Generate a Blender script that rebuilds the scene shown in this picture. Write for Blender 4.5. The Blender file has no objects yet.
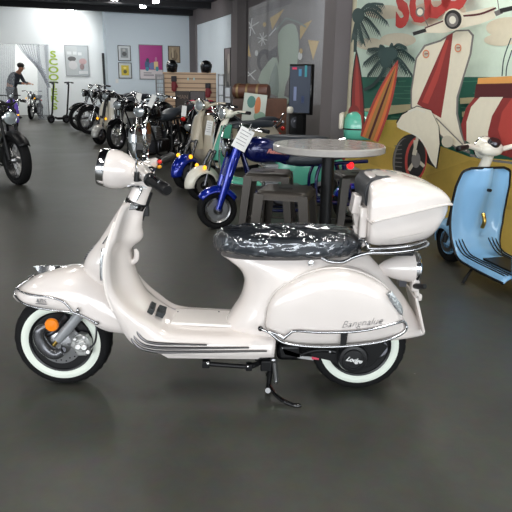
import bpy, bmesh, math, random
from mathutils import Vector, Matrix, noise
R = math.radians; PI = math.pi; V = Vector
C = bpy.context.scene.collection
sc = bpy.context.scene
rnd = random.Random(7)

# ------------------------------------------------------------------ camera
F = 600.0; H = 1.29
PITCH = math.atan((256 - 80) / F); ROLL = R(0.9)
fwd = V((0, math.cos(PITCH), -math.sin(PITCH))); up0 = V((0, math.sin(PITCH), math.cos(PITCH))); rt0 = V((1, 0, 0))
rt = rt0 * math.cos(ROLL) + up0 * math.sin(ROLL); up = up0 * math.cos(ROLL) - rt0 * math.sin(ROLL)
CAM = V((0, 0, H))
def ray(px, py): return rt * ((px - 256) / F) + up * ((256 - py) / F) + fwd
def at(px, py, Y): r = ray(px, py); return CAM + r * (Y / r.y)
def fl(px, py, z=0.0): r = ray(px, py); return CAM + r * ((z - H) / r.z)
def onplane(px, py, p0, n): r = ray(px, py); return CAM + r * ((p0 - CAM).dot(n) / r.dot(n))
cam = bpy.data.cameras.new('camera'); cam.sensor_width = 36; cam.lens = 36 * F / 512; cam.clip_end = 200
co = bpy.data.objects.new('camera', cam); C.objects.link(co)
m = Matrix((rt, up, -fwd)).transposed().to_4x4(); m.translation = CAM; co.matrix_world = m
sc.camera = co

# ------------------------------------------------------------------ materials
MATS = {}
def mat(name, col, rough=0.5, metal=0.0, coat=0.0, var=0.0, vs=8.0, bump=0.0, bs=60.0, emit=0.0, trans=0.0, spec=0.5):
    if name in MATS: return MATS[name]
    mt = bpy.data.materials.new(name); mt.use_nodes = True; nt = mt.node_tree; b = nt.nodes['Principled BSDF']
    c = tuple((x / 255.0) for x in col)
    c = tuple(x / 12.92 if x < .04045 else ((x + .055) / 1.055) ** 2.4 for x in c)
    b.inputs['Base Color'].default_value = (*c, 1); b.inputs['Roughness'].default_value = rough; b.inputs['Metallic'].default_value = metal
    b.inputs['Coat Weight'].default_value = coat; b.inputs['Coat Roughness'].default_value = 0.05; b.inputs['Specular IOR Level'].default_value = spec
    if trans: b.inputs['Transmission Weight'].default_value = trans
    if emit: b.inputs['Emission Color'].default_value = (*c, 1); b.inputs['Emission Strength'].default_value = emit
    tc = nt.nodes.new('ShaderNodeTexCoord')
    v = var if var else 0.03
    n = nt.nodes.new('ShaderNodeTexNoise'); n.inputs['Scale'].default_value = vs; n.inputs['Detail'].default_value = 4
    nt.links.new(tc.outputs['Object'], n.inputs['Vector'])
    mx = nt.nodes.new('ShaderNodeMix'); mx.data_type = 'RGBA'
    mx.inputs[6].default_value = (*[x * (1 - v) for x in c], 1); mx.inputs[7].default_value = (*[min(1, x * (1 + v)) for x in c], 1)
    nt.links.new(n.outputs['Fac'], mx.inputs[0]); nt.links.new(mx.outputs[2], b.inputs['Base Color'])
    if bump:
        n2 = nt.nodes.new('ShaderNodeTexNoise'); n2.inputs['Scale'].default_value = bs; n2.inputs['Detail'].default_value = 5
        nt.links.new(tc.outputs['Object'], n2.inputs['Vector'])
        bp = nt.nodes.new('ShaderNodeBump'); bp.inputs['Strength'].default_value = bump; bp.inputs['Distance'].default_value = 0.01
        nt.links.new(n2.outputs['Fac'], bp.inputs['Height']); nt.links.new(bp.outputs[0], b.inputs['Normal'])
    MATS[name] = mt; return mt

WHITE = mat('pearl_white_paint', (219, 211, 206), .22, 0, .8, .01)
CHROME = mat('chrome', (225, 226, 228), .07, 1)
STEEL = mat('satin_steel', (170, 170, 172), .3, 1, var=.08)
DSTEEL = mat('dark_steel', (90, 90, 95), .3, 1)
BLACKP = mat('black_plastic', (15, 15, 17), .42, spec=.35)
BLACKG = mat('black_gloss', (14, 14, 16), .12, 0, .6)
RUBBER = mat('tyre_rubber', (17, 17, 18), .8, spec=.25, bump=.2, bs=90)
WWALL = mat('whitewall_rubber', (226, 232, 220), .55)
DARKW = mat('dark_wheel', (20, 20, 22), .35)
AMBER = mat('amber_lens', (240, 130, 15), .2, 0, .5, .1, 40)
AMBERL = mat('amber_lamp_lit', (250, 175, 30), .3, emit=1.2)
REDL = mat('red_lens', (210, 25, 20), .2, 0, .5)
REDLIT = mat('red_lamp_lit', (255, 40, 45), .3, emit=1.0)
GLASSY = mat('lamp_glass', (200, 208, 212), .06, 0.6, .8)
MIRR = mat('mirror_glass', (88, 92, 98), .03, 1)
LEATHER = mat('black_vinyl', (46, 52, 60), .42, bump=.15, bs=120)
GREYP = mat('grey_paint', (150, 152, 155), .3, .2)
GUN = mat('gunmetal_arm', (95, 95, 98), .22, .7)
PAPER = mat('white_paper', (228, 228, 226), .7)
CABLE = mat('cable_black', (18, 18, 18), .5)

# ------------------------------------------------------------------ mesh builder
class MB:
    def __init__(s): s.v = []; s.f = []; s.m = []; s.T = Matrix()
    def add(s, vs, fs, mi=0):
        o = len(s.v); s.v += [s.T @ V(v) for v in vs]; s.f += [tuple(i + o for i in f) for f in fs]; s.m += [mi] * len(fs); return s
    def loft(s, rings, closed=True, cap0=True, cap1=True, mi=0):
        n = len(rings[0]); vs = [p for r in rings for p in r]; fs = []
        for i in range(len(rings) - 1):
            for j in range(n if closed else n - 1):
                k = (j + 1) % n; fs.append((i * n + j, i * n + k, (i + 1) * n + k, (i + 1) * n + j))
        if closed and cap0: fs.append(tuple(range(n - 1, -1, -1)))
        if closed and cap1: b = (len(rings) - 1) * n; fs.append(tuple(range(b, b + n)))
        return s.add(vs, fs, mi)
    def tube(s, pts, r=.01, n=10, closed=False, res=0, mi=0, flat=None):
        pts = [V(p) for p in pts]
        rs = list(r) if isinstance(r, (list, tuple)) else [r] * len(pts)
        if res: pts, rs = smooth(pts, rs, res, closed)
        N = len(pts); tan = []
        for i in range(N):
            a = pts[(i - 1) % N] if (closed or i > 0) else pts[i]; b = pts[(i + 1) % N] if (closed or i < N - 1) else pts[i]
            t = (b - a); tan.append(t.normalized() if t.length > 1e-9 else V((0, 0, 1)))
        u = tan[0].orthogonal().normalized(); rings = []
        for i in range(N):
            u = (u - tan[i] * u.dot(tan[i])); u = u.normalized() if u.length > 1e-6 else tan[i].orthogonal().normalized()
            w = tan[i].cross(u)
            rings.append([pts[i] + (u * math.cos(2 * PI * k / n) + w * math.sin(2 * PI * k / n)) * rs[i] for k in range(n)])
        if closed: rings.append(rings[0])
        return s.loft(rings, True, not closed, not closed, mi)
    def cyl(s, a, b, r0, r1=None, n=16, mi=0): return s.tube([a, b], [r0, r0 if r1 is None else r1], n, mi=mi)
    def lathe(s, prof, c, axis=(0, 1, 0), n=40, mi=0, closed=False, a0=0, a1=2 * PI, up=None):
        ax = V(axis).normalized(); u = (V(up) if up else ax.orthogonal()); u = (u - ax * u.dot(ax)).normalized(); w = ax.cross(u); c = V(c)
        full = abs(a1 - a0 - 2 * PI) < 1e-6; rings = []
        prof = list(prof) + ([prof[0]] if closed else [])
        for (r, h) in prof:
            rings.append([c + ax * h + (u * math.cos(a0 + (a1 - a0) * k / n) + w * math.sin(a0 + (a1 - a0) * k / n)) * max(r, 1e-5) for k in range(n if full else n + 1)])
        return s.loft(rings, full, full and not closed, full and not closed, mi)
    def box(s, c, size, rot=None, mi=0):
        hx, hy, hz = [x / 2 for x in size]; M = rot.to_matrix() if isinstance(rot, __import__('mathutils').Euler) else (rot if rot else Matrix.Identity(3))
        vs = [V(c) + M @ V((x, y, z)) for x in (-hx, hx) for y in (-hy, hy) for z in (-hz, hz)]
        return s.add(vs, [(0, 1, 3, 2), (4, 6, 7, 5), (0, 4, 5, 1), (2, 3, 7, 6), (0, 2, 6, 4), (1, 5, 7, 3)], mi)
    def prism(s, pts, off, mi=0):
        n = len(pts); off = V(off); vs = [V(p) for p in pts] + [V(p) + off for p in pts]
        fs = [tuple(range(n)), tuple(range(2 * n - 1, n - 1, -1))] + [(i, (i + 1) % n, n + (i + 1) % n, n + i) for i in range(n)]
        return s.add(vs, fs, mi)
    def poly(s, pts, mi=0): return s.add(pts, [tuple(range(len(pts)))], mi)
    def ell(s, c, rx, ry, rz, n=20, m=12, e=1.0, M=None, mi=0):
        c = V(c); rings = []; M = M or Matrix.Identity(3)
        def p(x): return math.copysign(abs(x) ** e, x)
        for i in range(m + 1):
            a = -PI / 2 + PI * i / m; ca = max(p(math.cos(a)), 1e-4)
            rings.append([c + M @ V((rx * ca * p(math.cos(2 * PI * j / n)), ry * ca * p(math.sin(2 * PI * j / n)), rz * p(math.sin(a)))) for j in range(n)])
        return s.loft(rings, mi=mi)
    def sheet(s, grid, mi=0): return s.loft(grid, closed=False, mi=mi)
    def build(s, name, mats, parent=None, loc=None, ang=40, bevel=0, subsurf=0, solid=0, soff=0, rz=0):
        me = bpy.data.meshes.new(name)
        bm = bmesh.new(); vv = [bm.verts.new(v) for v in s.v]
        for f, mi in zip(s.f, s.m):
            try:
                fc = bm.faces.new([vv[i] for i in f]); fc.material_index = mi; fc.smooth = True
            except ValueError: pass
        bmesh.ops.remove_doubles(bm, verts=bm.verts, dist=1e-6)
        bmesh.ops.recalc_face_normals(bm, faces=bm.faces)
        bm.to_mesh(me); bm.free()
        for mm in (mats if isinstance(mats, (list, tuple)) else [mats]): me.materials.append(mm)
        me.set_sharp_from_angle(angle=R(ang))
        o = bpy.data.objects.new(name, me); C.objects.link(o)
        if parent: o.parent = parent
        if loc is not None: o.location = loc
        if rz: o.rotation_euler = (0, 0, rz)
        if solid: md = o.modifiers.new('solid', 'SOLIDIFY'); md.thickness = solid; md.offset = soff
        if bevel: md = o.modifiers.new('bevel', 'BEVEL'); md.width = bevel; md.segments = 2; md.limit_method = 'ANGLE'; md.angle_limit = R(40)
        if subsurf: md = o.modifiers.new('sub', 'SUBSURF'); md.levels = subsurf; md.render_levels = subsurf
        return o

def smooth(pts, rs, res, closed=False):
    N = len(pts); op = []; orr = []; rng = range(N if closed else N - 1)
    for i in rng:
        p1 = pts[i]; p2 = pts[(i + 1) % N]
        p0 = pts[(i - 1) % N] if (closed or i > 0) else p1 * 2 - p2
        p3 = pts[(i + 2) % N] if (closed or i < N - 2) else p2 * 2 - p1
        for k in range(res):
            t = k / res
            op.append(.5 * ((2 * p1) + (p2 - p0) * t + (2 * p0 - 5 * p1 + 4 * p2 - p3) * t * t + (3 * p1 - p0 - 3 * p2 + p3) * t ** 3))
            orr.append(rs[i] * (1 - t) + rs[(i + 1) % N] * t)
    if not closed: op.append(pts[-1]); orr.append(rs[-1])
    return op, orr
def sm(pts, res=6, closed=False): return smooth([V(p) for p in pts], [0] * len(pts), res, closed)[0]
def interp(t, xs, ys):
    if t <= xs[0]: return ys[0]
    for i in range(len(xs) - 1):
        if t <= xs[i + 1]: k = (t - xs[i]) / (xs[i + 1] - xs[i]); return ys[i] * (1 - k) + ys[i + 1] * k
    return ys[-1]

def tag(o, label=None, cat=None, group=None, kind=None):
    if label: o['label'] = label
    if cat: o['category'] = cat
    if group: o['group'] = group
    if kind: o['kind'] = kind
    return o
def thing(name, label, cat, loc=(0, 0, 0), rz=0, group=None, scale=1):
    o = bpy.data.objects.new(name, None); C.objects.link(o); o.empty_display_size = .1
    o.location = loc; o.rotation_euler = (0, 0, rz); o.scale = (scale,) * 3
    return tag(o, label, cat, group)
def text(name, s, mt, loc, u, v, size, parent=None, ext=.001, shear=0, bold=0, align='CENTER', width=1.0):
    cu = bpy.data.curves.new('t', 'FONT'); cu.body = s; cu.size = size; cu.extrude = ext; cu.shear = shear; cu.offset = bold
    cu.align_x = align; cu.align_y = 'CENTER'; cu.resolution_u = 3
    ob = bpy.data.objects.new('t', cu); C.objects.link(ob)
    dg = bpy.context.evaluated_depsgraph_get(); dg.update()
    me = bpy.data.meshes.new_from_object(ob.evaluated_get(dg)); me.name = name
    bpy.data.objects.remove(ob); bpy.data.curves.remove(cu)
    me.materials.clear(); me.materials.append(mt)
    u = V(u).normalized(); v = V(v); v = (v - u * v.dot(u)).normalized(); M = Matrix((u * width, v, u.cross(v))).transposed().to_4x4(); M.translation = V(loc)
    me.transform(M)
    o = bpy.data.objects.new(name, me); C.objects.link(o)
    if parent: o.parent = parent
    return o

def tyre_mb(c, r, w, inner=.66, tread=True, n=72, ax=(0, 1, 0)):
    b = MB(); ro = r; ri = r * inner; rm = (ro + ri) / 2; hr = (ro - ri) / 2; k = 20
    ax = V(ax); u = ax.orthogonal().normalized(); wv = ax.cross(u); rings = []
    for j in range(k):
        a = 2 * PI * j / k; ca = math.cos(a); sa = math.sin(a)
        rr = rm + hr * math.copysign(abs(ca) ** .75, ca); hh = w / 2 * math.copysign(abs(sa) ** .8, sa)
        ring = []
        for i in range(n):
            d = 0
            if tread and ca > .62: d = -.004 * (1 if (i // 2 + (j % 2)) % 2 else 0)
            t = 2 * PI * i / n; ring.append(V(c) + ax * hh + (u * math.cos(t) + wv * math.sin(t)) * (rr + d))
        rings.append(ring)
    rings.append(rings[0]); b.loft(rings, True, False, False); return b
# ================================================================== the white scooter
D0 = fl(210, 383).y
base = fl(210, 383); base = V((base.x, D0, 0))
def S(px, py, yo=0.0): return at(px, py, D0 + yo) - base
SCT = thing('motor_scooter', 'large pearl white retro scooter with whitewall tyres parked side-on in front', 'scooter', base)
def part(b, name, mt, parent=SCT, **k): return b.build(name, mt, parent, **k)
def both(fn):
    for s in (1, -1): fn(s)
def mirror(b):
    n = len(b.v); b.v += [V((p.x, -p.y, p.z)) for p in b.v[:n]]; nf = len(b.f)
    b.f += [tuple(i + n for i in reversed(f)) for f in b.f[:nf]]; b.m += b.m[:nf]; return b

RAILC = mat('rail_chrome', (176, 176, 178), .16, 1)
# ---- wheels
fw = S(64.5, 338); rw = S(357.5, 338.5); RW = .208
fw.z = RW; rw.z = RW
def main_wheel(name, c, disc):
    w = tyre_mb(c, RW, .10, .64, True, 96); W_ = part(w, name, RUBBER)
    b = MB(); b.lathe([(RW * .655, -.046), (RW * .70, -.052), (RW * .77, -.0535), (RW * .83, -.048), (RW * .82, -.04), (RW * .66, -.036)], c, closed=True, n=64)
    part(mirror_y(b, c), 'whitewall', WWALL, W_)
    b = MB(); b.lathe([(RW * .67, -.04), (RW * .655, -.05), (RW * .62, -.046), (RW * .58, -.02), (RW * .35, -.012), (.03, -.02), (.03, .02), (RW * .35, .012), (RW * .58, .02), (RW * .62, .046), (RW * .655, .05), (RW * .67, .04)], c, n=48)
    part(b, 'rim', DARKW, W_)
    if disc:
        b = MB(); y = -.058
        b.lathe([(.046, y), (.092, y), (.092, y - .004), (.046, y - .004)], c, closed=True, n=48)
        d = part(b, 'brake_disc', STEEL, W_)
        b = MB()
        for k in range(24):
            a = 2 * PI * k / 24; rr = .083 if k % 2 else .076
            p = c + V((math.cos(a) * rr, y - .005, math.sin(a) * rr)); b.cyl(p, p + V((0, .002, 0)), .0035, n=8)
        part(b, 'disc_holes', BLACKP, d)
        b = MB(); b.lathe([(.052, -.03), (.05, -.064), (.03, -.07), (.012, -.072), (.012, -.082), (0, -.082)], c, n=24)
        for k in range(5):
            a = 2 * PI * k / 5; p = c + V((math.cos(a) * .036, -.066, math.sin(a) * .036)); b.cyl(p, p + V((0, -.008, 0)), .006, n=6)
        part(b, 'hub', STEEL, W_)
    return W_
def mirror_y(b, c):
    n = len(b.v); b.v += [V((p.x, 2 * c.y - p.y, p.z)) for p in b.v[:n]]; nf = len(b.f)
    b.f += [tuple(i + n for i in reversed(f)) for f in b.f[:nf]]; b.m += b.m[:nf]; return b
main_wheel('front_wheel', fw, True); main_wheel('rear_wheel', rw, False)

# ---- front suspension
sy = -.085
b = MB(); b.tube([S(47, 326, sy), S(40, 330, sy), S(40, 340, sy), S(47, 350, sy), S(56, 354, sy), S(63, 351, sy)], [.012, .022, .027, .027, .024, .018], 14, res=6)
fk = part(b, 'fork_link', GUN)
b = MB(); b.tube([S(80, 314, sy - .01), S(66, 331, sy - .01), S(58, 340, sy - .01)], [.021, .021, .018], 16)
sh = part(b, 'shock_absorber', GREYP)
b = MB(); b.tube([S(58, 340, sy - .01), S(54, 345, sy - .01)], [.009, .009], 10); part(b, 'shock_bolt', mat('brass', (180, 150, 80), .3, 1), sh)
b = MB(); b.tube([S(68, 316, -.05), S(54, 332, -.05), S(47, 334, -.05)], .017, 12)
b.tube([S(76, 312, -.03), S(66, 322, -.03)], .02, 12)
b.cyl(S(52, 326, -.06), S(52, 326, .06), .015)
b.cyl(S(63, 350, -.08), S(63, 350, .08), .012)
part(b, 'fork', DSTEEL)
b = MB(); c = S(51.7, 325, -.115); b.lathe([(.026, .012), (.0285, .006), (.0285, -.003), (.024, -.009), (0, -.011)], c, (0, 1, 0), 24)
part(b, 'side_reflector', AMBER)
b = MB(); b.prism([S(x, y, -.085) for (x, y) in ((72, 338), (79, 334), (86, 336), (90, 342), (91, 351), (86, 356), (78, 356), (74, 350), (70, 346))], (0, .035, 0))
b.prism([S(x, y, -.098) for (x, y) in ((75, 343), (84, 341), (87, 347), (82, 353), (76, 351))], (0, .02, 0))
for (x, y, r_) in ((78, 347, .014), (84, 347.5, .014), (75, 339.5, .009), (88, 352, .011), (84, 337.5, .009)): b.cyl(S(x, y, -.108), S(x, y, -.08), r_, n=14)
part(b, 'brake_caliper', mat('cast_alloy', (196, 196, 194), .35, .8, bump=.2), SCT, bevel=.004)
b = MB(); b.tube([S(95, 318, -.09), S(96.5, 330, -.095), S(95, 342, -.095), S(90, 348, -.09)], .004, 8, res=5); part(b, 'brake_hose', DSTEEL)

# ---- front fender
st = [(14.5, 290, 297, .045), (19, 284, 301, .075), (26, 278.5, 304, .098), (36, 272.5, 306.5, .112), (48, 268.5, 308, .122), (60, 266.5, 310, .128),
      (72, 265.5, 312.5, .13), (84, 267, 318, .13), (95, 272, 325, .128), (106, 277, 330.5, .124), (116, 286, 332.5, .12), (124, 294, 333.5, .114), (127, 300, 333.5, .112)]
b = MB(); rings = []
for (px, pt, pb, w) in st:
    top = S(px, pt); bot = S(px, pb, -w); x = (S(px, pt, -w * .5).x)
    rg = []
    for k in range(25):
        a = PI * k / 24; y = -w * math.copysign(abs(math.cos(a)) ** .8, math.cos(a)); zz = bot.z + (top.z - bot.z) * abs(math.sin(a)) ** .85
        rg.append(V((x, y, zz)))
    rings.append(rg)
rr = []
for j in range(25): rr.append(sm([r_[j] for r_ in rings], 4))
rings = [[rr[j][i] for j in range(25)] for i in range(len(rr[0]))]
b.sheet(rings)
tip = [r_ for r_ in rings[0]]; b.add(tip, [tuple(range(25))])
FEND = part(b, 'front_fender', WHITE, solid=.006, soff=-1)
# crest on top of the fender
b = MB(); cs = [(33, 266.5, .0), (37, 266, .012), (44, 265.5, .02), (52, 265.5, .016), (64, 266, .008), (70, 267, .003)]
for i in range(1):
    rings = []
    for (px, py, w) in cs:
        t = S(px, py); bt = S(px + 3, {33: 268.5, 37: 271, 44: 272, 52: 269.5, 64: 267, 70: 267}[px])
        rings.append([V((t.x, w * .5 * s_, t.z)) for s_ in (-1, 1)][0:0] + [V((t.x, -w * .4, t.z)), V((t.x, w * .4, t.z)), V((bt.x, w + .004, bt.z)), V((bt.x, -w - .004, bt.z))])
    b.loft(rings)
part(b, 'fender_crest', mat('crest_chrome', (220, 222, 225), .2, 1), FEND)
# bumper rails of the fender
b = MB()
def fr(px, py, w): return S(px, py, -w - .004)
b.tube([fr(96, 322.5, .128), fr(75, 313, .13), fr(55, 310.5, .126), fr(36, 307.5, .116), fr(23, 303, .1), fr(15.5, 296, .075), fr(15, 290, .06), S(20, 285, -.05), S(29, 279, -.03), S(32, 277.5, 0), ], .0045, 10, res=6)
b.tube([S(32, 277.5, 0)] + [V((p.x, -p.y, p.z)) for p in [S(29, 279, -.03), S(20, 285, -.05)]], .0055, 10, res=4)
b.tube([fr(74, 314, .13), fr(66, 304, .132), fr(58, 299.5, .13), fr(45, 296.5, .124), fr(32, 295, .112), fr(22, 292, .09), fr(16.5, 288.5, .065), fr(15, 291, .06)], .004, 10, res=6)
b.ell(S(96.5, 322.8, -.13), .012, .01, .008); b.ell(S(78, 310.5, -.14), .008, .008, .012)
part(b, 'fender_guard', RAILC, FEND)
text('fender_lettering', 'ABS', STEEL, S(41, 301.3, -.124), (1, -.08, -.04), (0, 0, 1), .027, FEND, .003, 0, -.0012)
b = MB(); b.tube([S(35.5, 303.6, -.127), S(46.5, 304.6, -.129)], .0016, 6); part(b, 'lettering_underline', DSTEEL, FEND)

# ---- leg shield and footboard (one shell)
vst = [(127, 203, .05, 146, 206), (120, 208.5, .085, 143, 214), (112, 229, .15, 141.5, 227), (108, 241, .18, 142, 238), (105.5, 253, .195, 131.5, 249),
       (104, 273, .205, 135, 272), (107, 294, .205, 143, 290), (114.6, 314, .2, 152, 302), (123.4, 332, .192, 162, 310), (135, 345, .187, 173, 315.5),
       (155, 352.5, .185, 185, 318), (180, 355.5, .185, 200, 319), (215, 357, .185, 222, 320), (245, 357.5, .185, 247, 320.5), (274, 357, .182, 275, 321)]
es = []; csn = []; ws = []
for (ex, ey, w, cx, cy) in vst:
    e = S(ex, ey, -w); es.append(V((e.x, 0, e.z))); c = S(cx, cy); csn.append(V((c.x, 0, c.z))); ws.append(w)
es_, ws_ = smooth(es, ws, 6); cs_, _ = smooth(csn, ws, 6); NV = len(es_)
tx = [-1, -.985, -.96, -.92, -.86, -.78, -.68, -.58, -.48, -.40, -.33, -.25, -.16, -.07, 0]; tx = tx + [-t for t in tx[-2::-1]]
def gsh(t): return interp(abs(t), [0, .16, .3, .42, .55, .75, .92, .97, 1], [1, .96, .82, .58, .38, .27, .2, .12, 0])
def gfl(t): return interp(abs(t), [0, .3, .36, .45, .8, .88, .93, .96, .985, 1], [1, 1, .97, .9, .86, .82, .72, .52, .25, 0])
def shell_pt(i, t):
    k = interp(i / 6.0, [5.5, 8.0], [0, 1]); k = k * k * (3 - 2 * k)
    g = gsh(t) * (1 - k) + gfl(t) * k; p = es_[i].lerp(cs_[i], g)
    return V((p.x, ws_[i] * (math.copysign(abs(t) ** (1 - .0), t)), p.z))
b = MB(); b.sheet([[shell_pt(i, t) for t in tx] for i in range(NV)])
SHD = part(b, 'leg_shield', WHITE, solid=.008, soff=0, ang=50)
b = MB()
b.tube([shell_pt(i, -1) + V((-.002, -.001, 0)) for i in range(10, 42)], .0045, 8)
part(b, 'shield_edge_trim', mat('pearl_edge', (236, 228, 222), .2, 0, .6), SHD)
b = MB(); b.tube([shell_pt(i, -1) + V((-.010, -.003, 0)) for i in range(22, 33)], .0065, 8); part(b, 'shield_edge_chrome', CHROME, SHD); b = MB()
b.tube([shell_pt(i, 1) + V((-.010, .003, 0)) for i in range(22, 33)], .0065, 8); part(b, 'shield_edge_chrome', CHROME, SHD)
# running strips on the footboard skirt
def strip(p, name='footboard_strip', r=.006):
    b = MB(); b.tube([S(x, y, yo) for (x, y, yo) in p], [r * .6] + [r] * (len(p) - 2) + [r * .6], 8, res=5); b2 = part(b, name, mat('strip_steel', (92, 90, 90), .28, 1), SHD)
strip([(136.5, 330, -.186), (139, 335, -.188), (143.5, 339.5, -.189), (150, 342.4, -.190), (165, 344, -.191), (207, 345, -.191)])
strip([(133, 333, -.187), (136, 339, -.189), (141.5, 344, -.191), (150, 346.8, -.192), (170, 348.3, -.193), (249, 347.8, -.193)])
strip([(130.5, 336, -.188), (134, 342.5, -.191), (140.5, 348, -.192), (150, 350.8, -.193), (170, 352.2, -.194), (267, 351.2, -.194)])
def sy_top(px, py, yo): return S(px, py, yo)
for q in ([(149.5, 303.5), (154.5, 306), (152.5, 313.5), (147.2, 310.5)], [(157.5, 307), (165, 309.5), (163, 317), (155.5, 314)]):
    b = MB(); q = [S(x, y, yo) for (x, y), yo in zip(q, (-.03, -.03, -.1, -.1))]; b.prism([p + V((.01, 0, .012)) for p in q], (-.012, 0, -.02)); part(b, 'brake_pedal_pad', mat('pedal_rubber', (28, 34, 36), .4, bump=.6, bs=150), SHD, bevel=.002)
    
for (x, y) in ((178, 313), (176, 319), (219, 313), (221, 321), (233, 307)): b = MB(); b.ell(S(x, y, -.02) + V((0, 0, .006)), .004, .004, .002, 8, 6); part(b, 'floor_screw', DSTEEL, SHD)
b = MB(); q = [V((S(171, 322, -.075).x, y_, S(171, 322, -.075).z)) for y_ in (-.08, .08)]
q2 = [V((S(234, 325, -.075).x, y_, S(234, 325, -.075).z)) for y_ in (.08, -.08)]
b.prism([p + V((0, 0, .001)) for p in q + q2], (0, 0, -.012)); part(b, 'tunnel_panel', mat('panel_white', (226, 220, 216), .3, 0, .5), SHD, bevel=.003)
# underside
b = MB(); p0 = S(178, 352, 0); p1 = S(262, 352, 0); b.box(((p0.x + p1.x) / 2, 0, .215), (p1.x - p0.x, .26, .05)); part(b, 'frame_underside', BLACKP, bevel=.01)
b = MB(); q = [S(161, 354.5, -.178), S(263, 356, -.178), S(258, 359.5, -.17), S(168, 358.5, -.17)]
b.prism(q, (0, .34, 0)); part(b, 'skirt_lip', WHITE, SHD, bevel=.003)

# ---- front column (horn cover)
cf = [(201, 124, .035), (208, 119.5, .042), (218, 113, .05), (228, 107, .058), (238, 100.5, .066), (246, 94, .074), (252, 89, .081), (258, 85.8, .086), (264, 84, .088), (270, 84, .088), (276, 86, .084), (281, 92, .075)]
b = MB(); rings = []
for (py, px, w) in cf:
    f_ = S(px, py); i = min(range(NV), key=lambda k: abs((es_[k].z) - f_.z)); xb = es_[i].lerp(cs_[i], .3).x
    rings.append([V((xb + (f_.x - xb) * math.copysign(abs(math.cos(a)) ** .8, math.cos(a)), w * math.sin(a), f_.z)) for a in [PI * (k / 20 - .5) for k in range(21)]])
b.loft(rings, True); COL = part(b, 'front_column', WHITE, ang=50, bevel=0)
b = MB()
for k in range(6):
    q_ = S(interp(247 + k * 2, [246, 252, 258], [94, 89, 85.8]), 247 + k * 2, 0); b.box((q_.x + .018, 0, q_.z), (.042, .05, .004))
part(b, 'horn_grille', DSTEEL, COL)
b = MB(); b.tube([S(119.5, 216, -.06), S(115, 226, -.064), S(108.5, 236, -.072), S(103, 244, -.08)], .004, 8, res=4); part(b, 'column_trim', CHROME, COL)
# neck
b = MB(); b.tube([S(148, 176), S(143, 186), S(138, 198), S(134, 208)], [.036, .036, .039, .043], 24, res=4); NECK = part(b, 'steering_neck', WHITE)
b = MB(); b.lathe([(.0405, -.016), (.043, -.012), (.044, .012), (.0415, .016)], S(135.5, 204), (S(143, 186) - S(134, 208)), 28, closed=False); part(b, 'neck_band', BLACKG, NECK)
b = MB(); q = [S(124.5, 205, -.05), S(131, 203, -.055), S(138, 207.5, -.05), S(135, 210, -.055), S(127, 210.5, -.055)]
b.prism(q, (.004, .03, 0)); part(b, 'neck_badge', CHROME, NECK, bevel=.004)
b = MB(); b.tube([S(134, 186, -.045), S(141, 189, -.045), S(138, 196, -.045), S(136, 200, -.045)], .006, 8, res=5); b.tube([S(128, 186, -.03), S(139, 186.5, -.045), S(146, 188, -.03)], .006, 8, res=4); part(b, 'cable_guide', CHROME, NECK)
b = MB(); b.tube([S(131, 197, -.02), S(127, 204, -.03)], .007, 8); b.tube([S(151, 192, 0), S(146, 207, 0), S(141.5, 220, 0)], .008, 8); b.box(S(146.5, 211, 0.0), (.02, .02, .04)); part(b, 'steering_lock', BLACKP, NECK)

# ---- headlight
ax = (S(103.5, 167.6) - S(140, 174.5)).normalized(); hc = S(103.8, 167.3); L = (S(140, 173) - hc).length
prof = [(.0725, -.012), (.077, -.024), (.0785, -.042), (.0765, -.06), (.071, -.08), (.063, -.098), (.0565, -.115), (.052, -.135), (.049, -.155), (.044, -.175), (.03, -.19), (0, -.195)]
b = MB(); b.lathe(prof, hc, ax, 48); HL = part(b, 'headlight', WHITE, ang=60)
b = MB(); b.lathe([(.066, .010), (.0725, .014), (.0755, .004), (.0765, -.016), (.072, -.02), (.066, -.01)], hc, ax, 48, closed=True); part(b, 'headlight_rim', CHROME, HL)
b = MB(); b.lathe([(.0665, .004), (.05, .014), (.03, .02), (0, .023)], hc, ax, 36); part(b, 'headlight_lens', GLASSY, HL)
# ---- handlebar
b = MB(); b.tube([S(150, 180, -.20), S(146, 176, -.12), S(141, 172.5, -.04), S(140, 171, .04), S(147, 166.5, .13), S(155, 162.5, .2)], [.022, .027, .036, .036, .027, .022], 20, res=5)
b.ell(S(141, 172, 0), .055, .06, .042); HB = part(b, 'handlebar', WHITE)
def grip(p0, p1, r, name, mt): b = MB(); d = (p1 - p0); b.tube([p0, p0 + d * .04, p0 + d * .06, p0 + d * .5, p0 + d * .94, p1], [r * 1.25, r * 1.25, r, r * 1.06, r * 1.05, r * .8], 18); return part(b, name, mt, HB)
grip(S(150, 179.5, -.205), S(167.5, 190.5, -.33), .021, 'grip', BLACKP)
grip(S(158, 162, .205), S(173, 156, .32), .018, 'grip', BLACKP)
b = MB(); b.box(S(159.7, 163.5, .19), (.022, .03, .034)); part(b, 'switch_block', BLACKG, HB, bevel=.004)
b = MB(); b.ell(S(159.6, 161.8, .17), .010, .01, .009, 10, 8); part(b, 'red_button', mat('red_button', (225, 40, 35), .35), HB)
b = MB(); b.ell(S(159.3, 166.8, .17), .010, .01, .008, 10, 8); part(b, 'amber_button', mat('amber_button', (245, 175, 40), .35), HB)
b = MB(); b.tube([S(143.5, 174, -.10), S(147, 177, -.17), S(151, 176.5, -.235), S(159, 182, -.30)], [.008, .008, .006, .006], 8, res=5); part(b, 'brake_lever', CHROME, HB)
b = MB(); b.tube([S(141, 167, .05), S(146, 165.5, .13), S(150, 169, .19)], [.006, .012, .012], 8, res=4); b.box(S(147, 167.5, -.02), (.06, .05, .018), Matrix.Rotation(R(25), 3, 'Y')); part(b, 'instrument_cover', BLACKG, HB, bevel=.004)
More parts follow.
